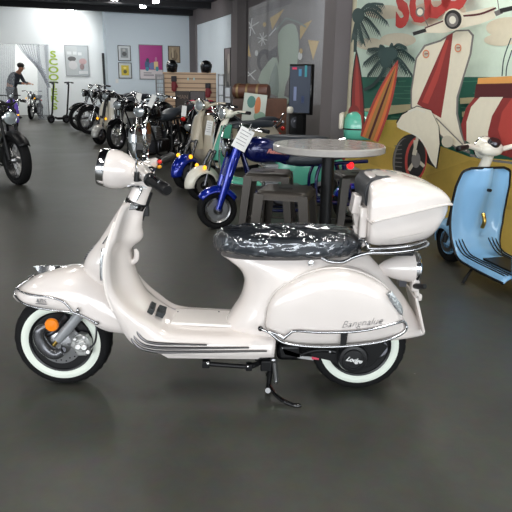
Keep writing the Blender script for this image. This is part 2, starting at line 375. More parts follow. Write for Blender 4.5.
b = MB(); b.box(S(145.5, 177.5, -.14), (.035, .035, .03)); part(b, 'switch_housing', CHROME, HB, bevel=.006)
# ---- mirrors
def mirr(c, w, h, yaw, base_, mid, yo):
    b = MB(); b.tube([base_, base_.lerp(mid, .45)], [.0135, .010], 12); part_ = part(b, 'mirror', BLACKP)
    b = MB(); b.tube([base_.lerp(mid, .3), mid, c + V((0, .012, -h * .8))], .0055, 8, res=4); part(b, 'mirror_stalk', CHROME, part_)
    M = Matrix.Rotation(R(yaw), 3, 'Z')
    b = MB(); rg = []
    for (k, o) in ((.3, -.03), (.75, -.022), (1, -.004), (1.0, .006), (.9, .008)):
        rg.append([c + M @ V((w * k * math.copysign(abs(math.cos(t)) ** .7, math.cos(t)), -o, h * k * math.copysign(abs(math.sin(t)) ** .7, math.sin(t)))) for t in [2 * PI * j / 28 for j in range(28)]])
    b.loft(rg, True, True, True); part(b, 'mirror_shell', CHROME, part_)
    b = MB(); b.loft([[c + M @ V((w * .88 * k * math.copysign(abs(math.cos(t)) ** .7, math.cos(t)), -o, h * .88 * k * math.copysign(abs(math.sin(t)) ** .7, math.sin(t)))) for t in [2 * PI * j / 28 for j in range(28)]] for (k, o) in ((1, .0085), (.98, .0105))]); part(b, 'mirror_pane', MIRR, part_)
mirr(S(137, 142.5, -.15), .038, .068, 80, S(137.2, 181, -.13), S(136.5, 161, -.14), 0)
mirr(S(146.5, 134, .22), .034, .055, 82, S(147.5, 168, .15), S(147.2, 152, .17), 0)
# bag hook
b = MB(); b.tube([S(129, 261, -.012), S(132, 262, -.012), S(136, 259, -.012), S(136.5, 253, -.012), S(135, 249, -.012)], [.012, .013, .012, .011, .006], 12, res=5); part(b, 'bag_hook', WHITE)

# ---- rear body
rg = [(221, 253, 366, 252, .115), (229, 258, 373, 259, .13), (239, 266, 382, 269, .145), (244, 276, 391, 280, .155), (243, 287, 401, 292, .163), (239, 298, 409, 304, .168), (232, 309, 416, 315, .17), (227, 317, 421.5, 324, .168), (225, 322, 425, 332, .16)]
rings = []
for (pf, yf, pr, yr, w) in rg:
    a_ = S(pf, yf); c_ = S(pr, yr); ring = []
    for k in range(64):
        t = 2 * PI * k / 64; ct = math.cos(t); s_ = math.sin(t)
        q = .5 + .5 * math.copysign(abs(ct) ** (2 / 2.6), ct); y = w * math.copysign(abs(s_) ** (2 / 2.6), s_)
        y *= (1 - .52 * max(0, (q - .5) / .5) ** 1.6)
        p = a_.lerp(c_, q); ring.append(V((p.x, y, p.z)))
    rings.append(ring)
cols = [sm([r_[j] for r_ in rings], 4) for j in range(64)]
rings = [[cols[j][i] for j in range(64)] for i in range(len(cols[0]))]
b = MB(); b.loft(rings, True, True, False); BODY = part(b, 'rear_body', WHITE, ang=50, solid=.006, soff=-1)
b = MB(); b.lathe([(.008, 0), (.008, -.004), (.004, -.006), (0, -.006)], S(311, 263.5, -.135), n=16); b.lathe([(.013, 0.002), (.013, -.002), (.009, -.003)], S(311, 263.5, -.134), n=6); part(b, 'seat_lock', CHROME, BODY)
# ---- side cowls
co_px = [(267, 331), (266.5, 318), (269.5, 305), (278, 293), (296, 281), (317, 273), (339, 270.5), (362, 275), (384, 287), (397.5, 302.5), (404, 320), (406, 331), (398, 337.5), (371, 343.5), (326, 346.5), (285, 344.5)]
yo0 = -.150
oc = [S(x, y, -.18) for (x, y) in co_px]; oc = sm(oc, 6, True); cx = sum(p.x for p in oc) / len(oc); cz = sum(p.z for p in oc) / len(oc)
def cowl(s):
    b = MB(); rings = []
    for k in range(11):
        a = PI / 2 * k / 10; sc_ = math.cos(a) if k < 10 else .02; d = math.sin(a) ** .9 * .052
        sc_ = math.cos(a) ** .55 if k < 10 else .03
        bot = [max(0.0, .0) for _ in oc]
        rings.append([V((cx + (p.x - cx) * sc_, s * (-yo0 + .012 + d), cz + (p.z - cz) * sc_)) for p in oc])
    rings.insert(0, [V((p.x, s * (-yo0 - .06), p.z)) for p in oc])
    b.loft(rings, True, False, True); CW = part(b, 'side_cowl', WHITE, ang=60)
    yy = s * (-yo0 + .012); b = MB(); b.tube([V((cx + (p.x - cx) * 1.012, yy - s * .012, cz + (p.z - cz) * 1.012)) for p in oc], .0035, 6, closed=True); part(b, 'cowl_seam', mat('seam_white', (205, 198, 193), .3), CW)
    # guard rails
    def Q(px, py, yo): p = S(px, py, yo); return V((p.x, -s * p.y, p.z)) if True else p
    b = MB()
    b.tube([Q(261, 329, -.195), Q(270, 333, -.21), Q(286, 343.5, -.222), Q(326, 347, -.226), Q(371, 343.5, -.222), Q(394, 337.5, -.21), Q(405, 331, -.19), Q(406.5, 326, -.18), Q(403, 321, -.185), Q(400, 322, -.2), Q(375, 328.5, -.222), Q(352, 331.8, -.226), Q(322, 332.5, -.226), Q(296, 331, -.222), Q(289, 334, -.222), Q(283, 339, -.222)], .0058, 10, res=6)
    b.tube([Q(261, 329, -.195), Q(275, 333.5, -.21), Q(284, 338.5, -.222)], .0058, 10, res=4)
    G = part(b, 'side_guard_rail', RAILC)
    b = MB(); b.ell(Q(260.5, 328.6, -.195), .011, .009, .011); part(b, 'rail_end_knob', BLACKG, G)
    b = MB(); b.prism([Q(341, 333, -.226), Q(348, 333, -.226), Q(346, 347, -.226), Q(340, 347, -.226)], (0, s * -.004, 0)); part(b, 'rail_bracket', BLACKG, G)
    # emblem
    b = MB(); rings = []
    for (x, y, w) in ((387, 294, .004), (389.5, 293, .011), (393, 299, .013), (398, 306, .013), (401, 312, .009), (402, 314.5, .003)):
        p = Q(x, y, -.206 + (x - 387) * .0012); rings.append([p + V((w * math.cos(t) * .9, -s * -.006 * math.sin(t) * -1, w * .8 * math.sin(t + .9))) for t in [2 * PI * j / 10 for j in range(10)]])
    b.loft(rings); part(b, 'cowl_emblem', mat('emblem_steel', (205, 208, 210), .3, .9, var=.4, vs=120, bump=.5, bs=140), CW)
    if s > 0:
        SC2 = mat('script_silver', (150, 148, 148), .3, .9)
        text('cowl_lettering', 'Bangnalue', SC2, S(361.5, 322.8, -.213), (1, 0, .135), (0, 0, 1), .042, CW, .003, .5, -.0013, width=.95)
both(lambda s: cowl(s))
for o in [o for o in C.objects if o.name.startswith('cowl_lettering')]: pass

# ---- seat
zb = S(300, 257, -.13).z; zt = S(290, 226, .09).z; x0 = S(215.5, 243).x; x1 = S(360, 243).x; HH = zt - zb
def seat_rings(k, extra=0, nz=0, sd=0):
    out = []
    for (h, f_) in ((0, .93), (.05, .97), (.15, .99), (.35, 1.0), (.6, 1.0), (.78, .98), (.9, .94), (.96, .88), (1.0, .78), (1.01, .5), (1.01, .1)):
        ring = []
        for j in range(96):
            t = 2 * PI * j / 96; ct = math.cos(t); s_ = math.sin(t); q = .5 + .5 * math.copysign(abs(ct) ** .7, ct) * f_ * k
            w = .145 * (interp(q, [0, .25, .55, 1], [.72, .95, 1, .9])); y = w * f_ * k * math.copysign(abs(s_) ** .7, s_)
            hgt = HH * (interp(q, [0, .15, .4, .7, 1], [.93, 1.0, .96, 1.02, .98]))
            p = V((x0 + (x1 - x0) * q, y, zb + hgt * h + extra * (1 if h > .9 else 0)))
            if nz: p += V((p.x - (x0 + x1) / 2, p.y * 2, p.z - zb)).normalized() * nz * (.3 + noise.noise(V((p.x * 22 + sd, p.y * 22, p.z * 40))))
            ring.append(p)
        out.append(ring)
    return out
b = MB(); b.loft(seat_rings(1.0)); SEAT = part(b, 'seat', LEATHER, ang=60)
wm = bpy.data.materials.new('clear_plastic_wrap'); wm.use_nodes = True; nt = wm.node_tree; nt.nodes.clear()
out = nt.nodes.new('ShaderNodeOutputMaterial'); mixs = nt.nodes.new('ShaderNodeMixShader'); tr = nt.nodes.new('ShaderNodeBsdfTransparent'); gl = nt.nodes.new('ShaderNodeBsdfGlossy')
gl.inputs['Roughness'].default_value = .05; gl.inputs['Color'].default_value = (.95, .97, 1, 1); tc = nt.nodes.new('ShaderNodeTexCoord')
mp = nt.nodes.new('ShaderNodeMapping'); mp.inputs['Scale'].default_value = (16, 22, 22); nt.links.new(tc.outputs['Object'], mp.inputs['Vector'])
n1 = nt.nodes.new('ShaderNodeTexNoise'); n1.inputs['Scale'].default_value = 1.0; n1.inputs['Detail'].default_value = 2; n1.inputs['Distortion'].default_value = 1.6; n1.inputs['Roughness'].default_value = .6
nt.links.new(mp.outputs[0], n1.inputs['Vector'])
r1 = nt.nodes.new('ShaderNodeMath'); r1.operation = 'SUBTRACT'; r1.inputs[1].default_value = .5; nt.links.new(n1.outputs['Fac'], r1.inputs[0])
r2 = nt.nodes.new('ShaderNodeMath'); r2.operation = 'ABSOLUTE'; nt.links.new(r1.outputs[0], r2.inputs[0])
bp = nt.nodes.new('ShaderNodeBump'); bp.inputs['Strength'].default_value = 1; bp.inputs['Distance'].default_value = .03; nt.links.new(r2.outputs[0], bp.inputs['Height'])
fr_ = nt.nodes.new('ShaderNodeFresnel'); fr_.inputs[0].default_value = 1.55; pass
ad = nt.nodes.new('ShaderNodeMath'); ad.operation = 'ADD'; ad.inputs[1].default_value = .05; nt.links.new(fr_.outputs[0], ad.inputs[0]); ad.use_clamp = True
nt.links.new(ad.outputs[0], mixs.inputs[0]); nt.links.new(tr.outputs[0], mixs.inputs[1]); nt.links.new(gl.outputs[0], mixs.inputs[2]); nt.links.new(mixs.outputs[0], out.inputs[0])
hs_ = [0, .04, .1, .18, .26, .34, .42, .5, .58, .66, .74, .8, .86, .9, .93, .96, .98, 1.0, 1.005, 1.01, 1.012, 1.014, 1.015, 1.015, 1.015]
fs_ = [.93, .965, .98, .99, .997, 1, 1, 1, 1, .995, .985, .978, .96, .94, .915, .88, .83, .77, .68, .58, .46, .34, .22, .12, .03]
rings = []
for h, f_ in zip(hs_, fs_):
    ring = []; f_ = f_ * 1.008
    for jj in range(260):
        t = 2 * PI * jj / 260; ct = math.cos(t); s_ = math.sin(t); q = .5 + .5 * math.copysign(abs(ct) ** .7, ct) * f_
        y = .145 * interp(q, [0, .25, .55, 1], [.72, .95, 1, .9]) * f_ * math.copysign(abs(s_) ** .7, s_)
        hgt = HH * interp(q, [0, .15, .4, .7, 1], [.93, 1.0, .96, 1.02, .98]); p = V((x0 + (x1 - x0) * q, y, zb + hgt * h + (.003 if h > .9 else 0)))
        w1 = noise.noise(V((p.x * 11, p.y * 11, p.z * 11 + 5))); w2 = noise.noise(V((p.x * 11 + 9, p.y * 11, p.z * 11)))
        pp_ = V((p.x * 20 + w1 * 3 + p.z * 16, p.y * 26 + w2 * 3, p.z * 26 - p.x * 9 + w1 * 2)); qq_ = V((p.x * 38 - p.z * 30 + w2 * 3, p.y * 44 + w1 * 3, p.z * 40 + w2 * 2))
        rdg = (1 - min(1, abs(noise.noise(pp_)) * 3.2)) + .6 * (1 - min(1, abs(noise.noise(qq_)) * 3.0))
        nrm = V(((q - .5) * .4, y * 3, (h - .35) * .5)).normalized(); ring.append(p + nrm * (.001 + .0058 * rdg))
    rings.append(ring)
b = MB(); b.loft(rings); w_ = part(b, 'plastic_wrap', wm, SEAT, ang=180); w_['label'] = 'crinkled clear plastic wrap'

# ---- rear rack and rails
b = MB()
def rk(s):
    def Q(px, py, yo): p = S(px, py, yo); return V((p.x, -s * p.y, p.z))
    b.tube([Q(322, 258, -.12), Q(330, 261.5, -.135), Q(343, 262, -.14), Q(354, 257, -.14), Q(369, 253, -.14), Q(390, 252.5, -.14), Q(412, 250, -.14), Q(425, 246, -.12), Q(427.5, 243, -.10)], .008, 10, res=6)
    b.tube([Q(359, 239, -.10), Q(364, 240, -.12), Q(367.5, 244, -.135), Q(370, 248.5, -.14), Q(390, 248, -.15), Q(412, 245.5, -.15), Q(426, 241, -.12)], .0065, 10, res=6)
    b.tube([Q(372, 251, -.13), Q(372, 251, .0)], .008, 8); b.tube([Q(425, 246, -.12), Q(425, 246, 0)], .008, 8)
both(rk); RACK = part(b, 'rear_rack', RAILC)
b = MB(); p = S(400, 249, 0); b.box((p.x - .02, 0, p.z), (.12, .14, .02)); part(b, 'rack_plate', BLACKP, RACK, bevel=.004)

# ---- top case
stn = [(369.5, .165, 182, 181), (372, .185, 176.5, 222), (380, .195, 173.5, 219.5), (395, .2, 172.3, 215.8), (410, .197, 173.5, 212.3), (424, .18, 178, 209.3), (436, .15, 184.5, 207), (445, .105, 191.5, 205), (450, .05, 198, 203.2)]
def case_ring(px, w, yt, ysm, ybm, lid, e):
    top = S(px, yt, 0).z; seam = S(px, ysm, -w).z; x = S(px, ysm, -w).x
    if lid: za, zb_ = seam, top
    else: za, zb_ = seam, S(px, ybm, -w).z
    ey, ez = (e, e) if lid else (.42, .42)
    return [V((x, -w * (1 if lid else 1 - .10 * abs(math.sin(a)) ** 2) * math.copysign(abs(math.cos(a)) ** ey, math.cos(a)), za + (zb_ - za) * abs(math.sin(a)) ** ez)) for a in [PI * k / 28 for k in range(29)]]
lidst = [(368.5, .172, 184, 222), (370, .188, 178, 221.5), (374, .195, 174.5, 220.8), (385, .2, 172.6, 218.3), (397, .2, 172.5, 215.6), (410, .198, 173.8, 212.4), (424, .188, 177, 209.0), (436, .17, 181, 206.2), (445, .145, 185.8, 204.4), (449.3, .125, 190.5, 203.6), (451, .095, 195.5, 203.2)]
basest = [(370.5, .18, 0, 223, 242), (373, .188, 0, 222.5, 248), (380, .19, 0, 221, 251), (397, .19, 0, 217, 251.2), (410, .188, 0, 213.8, 250), (424, .178, 0, 210.5, 247), (434, .165, 0, 208.2, 243.5), (442, .148, 0, 206.4, 235), (448, .11, 0, 205, 218)]
def loftx(stl, lid, e):
    rings = [case_ring(a[0], a[1], a[2], a[3], a[4] if len(a) > 4 else 0, lid, e) for a in stl]
    cols = [sm([r_[j] for r_ in rings], 4) for j in range(29)]; return [[cols[j][i] for j in range(29)] for i in range(len(cols[0]))]
b = MB(); b.loft(loftx(basest, False, .62), True); CASE = part(b, 'top_case', WHITE, ang=55)
b = MB(); b.loft(loftx(lidst, True, .52), True); LID = part(b, 'case_lid', WHITE, CASE, ang=55, bevel=0)
b = MB(); seamp = [S(a[0], a[3] + .6, -a[1] - .003) for a in lidst[1:]]; seamp += [V((p.x, -p.y, p.z)) for p in reversed(seamp)]
b.tube(seamp, .005, 8, res=3, closed=True); part(b, 'case_rim', WHITE, CASE)
b = MB(); q = [S(371.5, 176, -.1), S(380, 174, -.1)]
pts = []
xf = S(368.5, 200, -.17).x
zl = S(363, 200, 0).z; zh = S(372, 176.5, 0).z
rings = []
for (x, z, w) in ((xf + .02, zl - .005, .12), (xf - .002, zl, .125), (xf - .01, (zl + zh) / 2, .13), (xf - .004, zh - .018, .13), (xf + .012, zh + .004, .13), (xf + .045, zh + .014, .12), (xf + .085, zh + .017, .11), (xf + .105, zh + .013, .10), (xf + .112, zh + .002, .09)):
    rings.append([V((x, w * t, z)) for t in (-1, -.92, -.5, 0, .5, .92, 1)])
xi = xf + .035
b.loft(rings + [[V((xi + .02, w_ * t, (zl + zh) / 2)) for t in (-1, -.92, -.5, 0, .5, .92, 1)] for w_ in (.11,)], False); 
n = len(b.v)
b.add([r_[0] for r_ in rings], [tuple(range(len(rings)))]); b.add([r_[-1] for r_ in rings], [tuple(range(len(rings)))])
part(b, 'backrest_pad', mat('pad_vinyl', (38, 40, 44), .5, bump=.1), CASE, bevel=.012, ang=60)
b = MB(); zq = S(358, 205, 0).z
b.box((xf - .022, -.012, zq + .01), (.03, .085, .075), Matrix.Rotation(R(8), 3, 'Y')); b.box((xf - .018, -.012, zq - .05), (.02, .06, .07), Matrix.Rotation(R(-12), 3, 'Y'))
b.tube([V((xf - .018, -.015, zq - .08)), V((xf - .004, -.03, zq - .12)), V((xf + .02, -.045, zq - .16))], .012, 8, res=3); part(b, 'case_latch', WHITE, CASE, bevel=.006)
b = MB(); b.box((xf - .004, -.10, zq - .045), (.03, .06, .12)); part(b, 'case_hinge_block', WHITE, CASE, bevel=.008)
b = MB(); b.tube([S(392, 242, -.19), S(396, 238.5, -.193), S(418, 234, -.18), S(432, 226, -.148)], .0014, 6, res=4); part(b, 'case_crease', mat('crease_grey', (196, 190, 186), .4), CASE)

# ---- tail light, indicator, plate holder
ax = V((1, 0, .04)); c = S(413.5, 267.3)
b = MB(); b.lathe([(0, -.15), (.014, -.143), (.030, -.122), (.045, -.088), (.056, -.05), (.062, -.018), (.0635, .004), (.05, .006)], c, ax, 36); TL = part(b, 'tail_light', WHITE)
b = MB(); b.lathe([(.064, -.002), (.067, .004), (.067, .016), (.055, .022), (.05, .018), (.05, 0)], c, ax, 36, closed=True); part(b, 'tail_light_rim', CHROME, TL)
b = MB(); b.lathe([(.052, .008), (.04, .022), (.02, .03), (0, .032)], c, ax, 28); part(b, 'tail_light_lens', REDL, TL)
b = MB(); b.box(S(414.5, 284.5, -.03), (.032, .05, .05)); b.box(S(416, 291, -.03), (.02, .03, .05), Matrix.Rotation(R(-20), 3, 'Y')); b.box(S(419, 297, -.02), (.022, .03, .03)); TS = part(b, 'indicator_bracket', WHITE, bevel=.008)
b = MB(); b.tube([S(415, 286, -.05), S(420, 286.5, -.10), S(425, 286.5, -.12)], [.011, .013, .010], 12); part(b, 'rear_indicator', BLACKP, TS)
b = MB(); b.box(S(402, 278, 0), (.03, .05, .06)); part(b, 'tail_light_mount', DSTEEL, TL)
b = MB(); b.prism([S(415, 298, -.09), S(418, 298, -.09), S(425.5, 332, -.09), S(423.5, 335, -.09)], (0, .18, 0)); part(b, 'plate_holder', WHITE, bevel=.004)

# ---- engine and swing arm
b = MB(); yb = -.09
b.prism([S(x, y, yb) for (x, y) in ((302, 345), (330, 343), (352, 341), (378, 342), (388, 347), (380, 357), (372, 366), (352, 372), (340, 367), (330, 361), (312, 357))], (0, .05, 0))
b.tube([S(300, 355, yb - .02), S(312, 351, yb - .02), S(326, 350, yb - .02), S(336, 352, yb - .02)], [.008, .01, .01, .012], 8, res=4)
ENG = part(b, 'engine', BLACKP, bevel=.008)
b = MB(); c = S(353, 358, yb - .02); b.lathe([(.062, .03), (.064, .0), (.058, -.012), (.046, -.014), (.044, -.02), (.04, -.02), (.038, -.014), (0, -.016)], c, n=40); part(b, 'engine_cover', mat('cover_black', (26, 26, 28), .3, 0, .3), ENG)
text('engine_lettering', 'Lodge', PAPER, c + V((0, -.021, .0)), (1, 0, -.2), (0, 0, 1), .027, ENG, .001, .5, .0008)
b = MB(); b.cyl(S(379, 348, -.075), S(379, 348, .03), .035, n=24); 
part(b, 'hub_cover', DSTEEL, ENG)
b = MB(); b.ell(S(330, 352, -.12), .006, .004, .006); part(b, 'cable_clamp', STEEL, ENG)
b = MB(); b.prism([S(x, y, -.06) for (x, y) in ((281, 347), (296, 352), (312, 357), (314, 361), (300, 359), (284, 355))], (0, .06, 0)); part(b, 'muffler_shield', mat('alloy_white', (205, 205, 205), .3, .5), ENG, bevel=.004)
b = MB(); b.box(S(315.5, 357, -.085), (.03, .004, .022), Matrix.Rotation(R(5), 3, 'Y')); part(b, 'warning_sticker', mat('sticker_red', (205, 70, 90), .5), ENG)
b = MB(); b.box(S(340, 338, 0), (.36, .16, .12)); b.box(S(290, 347, 0), (.12, .12, .08)); part(b, 'engine_block', BLACKP, ENG, bevel=.02)
b = MB(); q0 = S(345, 352, .13); b.tube([q0 + V((-.15, 0, 0)), q0, q0 + V((.2, .0, .03))], [.03, .045, .05], 16); part(b, 'muffler', DSTEEL)
b = MB(); b.tube([S(372, 300, .05), S(364, 330, .05)], .03, 12); part(b, 'rear_shock', BLACKP)
# ---- stands and pegs
b = MB()
for (yo, s) in ((-.07, 0), (.09, 0)): b.tube([S(270, 356, yo), S(270, 372, yo), S(268, 390, yo), V((S(267.5, 402, yo).x, yo - .015, .014))], [.012, .011, .010, .012], 10)
b.tube([V((S(268, 380, 0).x, -.07, .085)), V((S(268, 380, 0).x, .09, .085))], .009, 8)
b.tube([S(270, 386, -.085), S(275, 394, -.13), S(283, 400.5, -.165), S(292, 404.5, -.185), S(300, 406, -.19)], [.007, .009, .009, .009, .008], 8, res=5)
b.ell(S(297, 405.8, -.19), .02, .01, .011)
CSD = part(b, 'centre_stand', BLACKG)
b = MB(); b.tube([S(274, 362, -.09), S(276, 380, -.09)], .012, 12); b.ell(S(273.5, 360, -.09), .014, .012, .014); b.ell(S(276, 381, -.09), .010, .01, .01); part(b, 'stand_spring', STEEL, CSD)
b = MB(); b.tube([S(204, 363.5, -.16), S(222, 365, -.16), S(244, 366.5, -.16), S(251, 367, -.16)], [.010, .010, .009, .012], 10); b.box(S(206, 363.5, -.16), (.03, .03, .03)); b.box(S(249, 366.5, -.16), (.026, .03, .028))
b.tube([S(252, 366, -.15), S(262, 362, -.05)], .012, 8); SS = part(b, 'side_stand', BLACKP, bevel=.003)
b = MB(); b.ell(S(208, 363.5, -.178), .008, .008, .008); part(b, 'peg_bolt', CHROME, SS)
b = MB(); b.ell(S(248, 366.5, -.177), .006, .006, .006); part(b, 'peg_bolt', CHROME, SS)
b = MB(); b.box(S(266, 356, 0), (.05, .2, .05)); b.box(S(262, 352, -.05), (.06, .06, .06)); part(b, 'stand_bracket', BLACKP, bevel=.006)
# ================================================================== the showroom
YAW = R(19.5); ew = V((-math.sin(YAW), math.cos(YAW), 0)); nw = V((-math.cos(YAW), -math.sin(YAW), 0))   # right walls: direction away, normal into the room
eb = V((math.cos(YAW), math.sin(YAW), 0)); nb = V((math.sin(YAW), -math.cos(YAW), 0))                    # back walls: direction right, normal to camera
B0 = fl(60, 121); CEIL = onplane(105, 10.5, B0, nb).z
# floor
fm = bpy.data.materials.new('polished_concrete'); fm.use_nodes = True; nt = fm.node_tree; bs_ = nt.nodes['Principled BSDF']
tc = nt.nodes.new('ShaderNodeTexCoord')
def nz(scale, det, rough=.6, dist=0):
    n = nt.nodes.new('ShaderNodeTexNoise'); n.inputs['Scale'].default_value = scale; n.inputs['Detail'].default_value = det; n.inputs['Roughness'].default_value = rough; n.inputs['Distortion'].default_value = dist
    nt.links.new(tc.outputs['Object'], n.inputs['Vector']); return n
na = nz(.8, 8, .62, .6); nb_ = nz(14, 6, .7); ng = nz(90, 2)
cr = nt.nodes.new('ShaderNodeValToRGB'); cr.color_ramp.elements[0].position = .3; cr.color_ramp.elements[1].position = .72
cr.color_ramp.elements[0].color = (.044, .045, .039, 1); cr.color_ramp.elements[1].color = (.070, .070, .060, 1); nt.links.new(na.outputs['Fac'], cr.inputs[0])
mx = nt.nodes.new('ShaderNodeMix'); mx.data_type = 'RGBA'; mx.blend_type = 'OVERLAY'; mx.inputs[0].default_value = .35
nt.links.new(cr.outputs[0], mx.inputs[6]); nt.links.new(nb_.outputs['Color'], mx.inputs[7])
# small light specks and scuffs worn into the floor
vo = nt.nodes.new('ShaderNodeTexVoronoi'); vo.inputs['Scale'].default_value = 9; nt.links.new(tc.outputs['Object'], vo.inputs['Vector'])
ls = nt.nodes.new('ShaderNodeMath'); ls.operation = 'LESS_THAN'; ls.inputs[1].default_value = .045; nt.links.new(vo.outputs['Distance'], ls.inputs[0])
gt = nt.nodes.new('ShaderNodeMath'); gt.operation = 'GREATER_THAN'; gt.inputs[1].default_value = .62; nt.links.new(nb_.outputs['Fac'], gt.inputs[0])
mu = nt.nodes.new('ShaderNodeMath'); mu.operation = 'MULTIPLY'; nt.links.new(ls.outputs[0], mu.inputs[0]); nt.links.new(gt.outputs[0], mu.inputs[1])
mx2 = nt.nodes.new('ShaderNodeMix'); mx2.data_type = 'RGBA'; mx2.inputs[7].default_value = (.2, .2, .19, 1); nt.links.new(mu.outputs[0], mx2.inputs[0]); nt.links.new(mx.outputs[2], mx2.inputs[6])
nt.links.new(mx2.outputs[2], bs_.inputs['Base Color'])
rr_ = nt.nodes.new('ShaderNodeMapRange'); rr_.inputs['To Min'].default_value = .28; rr_.inputs['To Max'].default_value = .5; nt.links.new(na.outputs['Fac'], rr_.inputs['Value']); nt.links.new(rr_.outputs[0], bs_.inputs['Roughness'])
bp = nt.nodes.new('ShaderNodeBump'); bp.inputs['Strength'].default_value = .12; bp.inputs['Distance'].default_value = .004; nt.links.new(nb_.outputs['Fac'], bp.inputs['Height']); nt.links.new(bp.outputs[0], bs_.inputs['Normal'])
bs_.inputs['Specular IOR Level'].default_value = .28
def struct(b, name, mt, **k): return tag(b.build(name, mt, None, **k), kind='structure')
b = MB(); b.box((-2.5, 8.5, -.05), (19, 33, .1)); struct(b, 'floor', fm)

WALLW = mat('white_wall_paint', (236, 241, 241), .7, var=.02, vs=1.5)
WALLB = mat('pale_blue_wall_paint', (212, 224, 232), .7, var=.02, vs=1.5)
TAUPE = mat('taupe_wall_paint', (112, 105, 106), .7, var=.06, vs=3)
TAUPED = mat('dark_taupe_paint', (78, 72, 72), .7, var=.06, vs=3)
CEILM = mat('black_ceiling_paint', (26, 28, 36), .8)
# back wall (left stretch) with the door opening
def bk(px, py, off=0.0): return onplane(px, py, B0 + nb * off, nb)
def wp(p, z): return V((p.x, p.y, z))
def wallseg(b, pa, pb, z0, z1, th, nrm):
    a = V((pa.x, pa.y, z0)); c = V((pb.x, pb.y, z0)); b.prism([a, c, c + V((0, 0, z1 - z0)), a + V((0, 0, z1 - z0))], -nrm * th)
zd = bk(30, 44.5).z
dl = bk(-14, 100); dr = bk(48.5, 100)
b = MB(); wallseg(b, dl - eb * 6, dl, 0, CEIL, .16, nb); wallseg(b, dr, bk(106, 100) + eb * .3, 0, CEIL, .16, nb); wallseg(b, dl, dr, zd, CEIL, .16, nb); struct(b, 'wall_back', WALLW)
# right stretch of the back wall stands forward
OFF = .75
e0 = bk(107, 60, OFF); e1 = bk(190, 60, OFF)
b = MB(); wallseg(b, e0, e1 + eb * .6, 0, CEIL, OFF, nb); struct(b, 'wall_back_2', WALLB)
b = MB(); p = bk(106.3, 100, .02); b.box((p.x, p.y, 1.0), (.12, .05, 2.0), Matrix.Rotation(YAW, 3, 'Z')); struct(b, 'trim_1', mat('dark_trim', (40, 42, 46), .5))
# back room behind the strip curtain
b = MB(); wallseg(b, dl - eb * 2.5 - nb * 3.2, dr + eb * 2.0 - nb * 3.2, 0, CEIL, .1, nb); struct(b, 'wall_back_3', WALLW)
b = MB(); wallseg(b, dr + eb * 1.9 - nb * .16, dr + eb * 1.9 - nb * 3.2, 0, CEIL, .1, -eb); wallseg(b, dl - eb * 2.4 - nb * .16, dl - eb * 2.4 - nb * 3.2, 0, CEIL, .1, eb); struct(b, 'wall_back_4', WALLW)
# far right wall
FR0 = e1 + eb * .05
def fr_(px, py, off=0.0): return onplane(px, py, FR0 + nw * off, nw)
FEND_P = fr_(326, 150)
b = MB(); wallseg(b, FR0 + ew * .6, FEND_P - ew * 1.2, 0, CEIL, .16, nw); struct(b, 'wall_right_2', mat('light_blue_wall_paint', (232, 243, 250), .7, var=.02, vs=1.5))
# pilasters and header of the far right wall
def pil(p0, p1, d, name, mt, z0=0, z1=CEIL):
    b = MB(); a = V((p0.x, p0.y, z0)); c = V((p1.x, p1.y, z0)); h = V((0, 0, z1 - z0)); b.prism([a, c, c + h, a + h], nw * d); return struct(b, name, mt)
pil(fr_(188.5, 60), fr_(197.5, 60), .06, 'trim_2', TAUPE)
zh = fr_(215, 18.5, .05).z
pil(fr_(196, 30), fr_(234, 10), .05, 'trim_3', TAUPE, zh, CEIL)
pil(fr_(232.5, 60), fr_(240, 60), .04, 'trim_4', TAUPE); pil(fr_(239, 60, .0), fr_(248, 60, .0), .05, 'trim_5', TAUPED)
b = MB(); wallseg(b, fr_(247, 60, .02), FEND_P - ew * 1.0, 0, CEIL, .04, nw); struct(b, 'trim_6', TAUPED)
# near right wall (carries the beach mural) and its end column
A0 = fl(440, 230)
def nr(px, py, off=0.0): return onplane(px, py, A0 + nw * off, nw)
NE = nr(347, 100)
b = MB(); wallseg(b, NE, NE - ew * 18.0, 0, CEIL, .16, nw); struct(b, 'wall_right', WALLW)
# column : its own two faces
cA = nr(352, 60); cd = (cA - CAM).length
cB = at(322.5, 60, cA.y + .45); cM = at(334, 60, cA.y + .1)
b = MB(); z0 = 0; pts = [wp(cA - nw * .02, 0), wp(cM, 0), wp(cB, 0), wp(cB + V((.5, .35, 0)), 0), wp(cA + V((.45, .35, 0)), 0)]
b.prism(pts, (0, 0, CEIL)); struct(b, 'column_1', TAUPE, ang=20)
b = MB(); wallseg(b, cB + V((.3, .3, 0)), cB + V((.3, .3, 0)) + eb * 6, 0, CEIL, .1, nb); struct(b, 'wall_right_3', TAUPED)
# white strip edging of the mural end
b = MB(); p = nr(351, 60); b.tube([wp(nr(350.2, 100), .1), wp(nr(350.2, 100), CEIL)], .035, 10); struct(b, 'trim_7', mat('cream_trim', (190, 180, 155), .7, var=.12, vs=20))
# left, front walls and ceiling
b = MB(); b.box((-11.4, 8.5, CEIL / 2), (.16, 33, CEIL)); struct(b, 'wall_left', WALLW)
b = MB(); b.box((-2.5, 8.5, CEIL + .06), (19, 33, .12))
struct(b, 'ceiling', CEILM)
b = MB()
for k in range(9):
    p = B0 + nb * (1.2 + k * 2.0); b.box((p.x + eb.x * 2, p.y + eb.y * 2, CEIL - .07), (24, .12, .14), Matrix.Rotation(YAW, 3, 'Z'))
struct(b, 'trim_8', mat('black_joist', (18, 19, 24), .8))
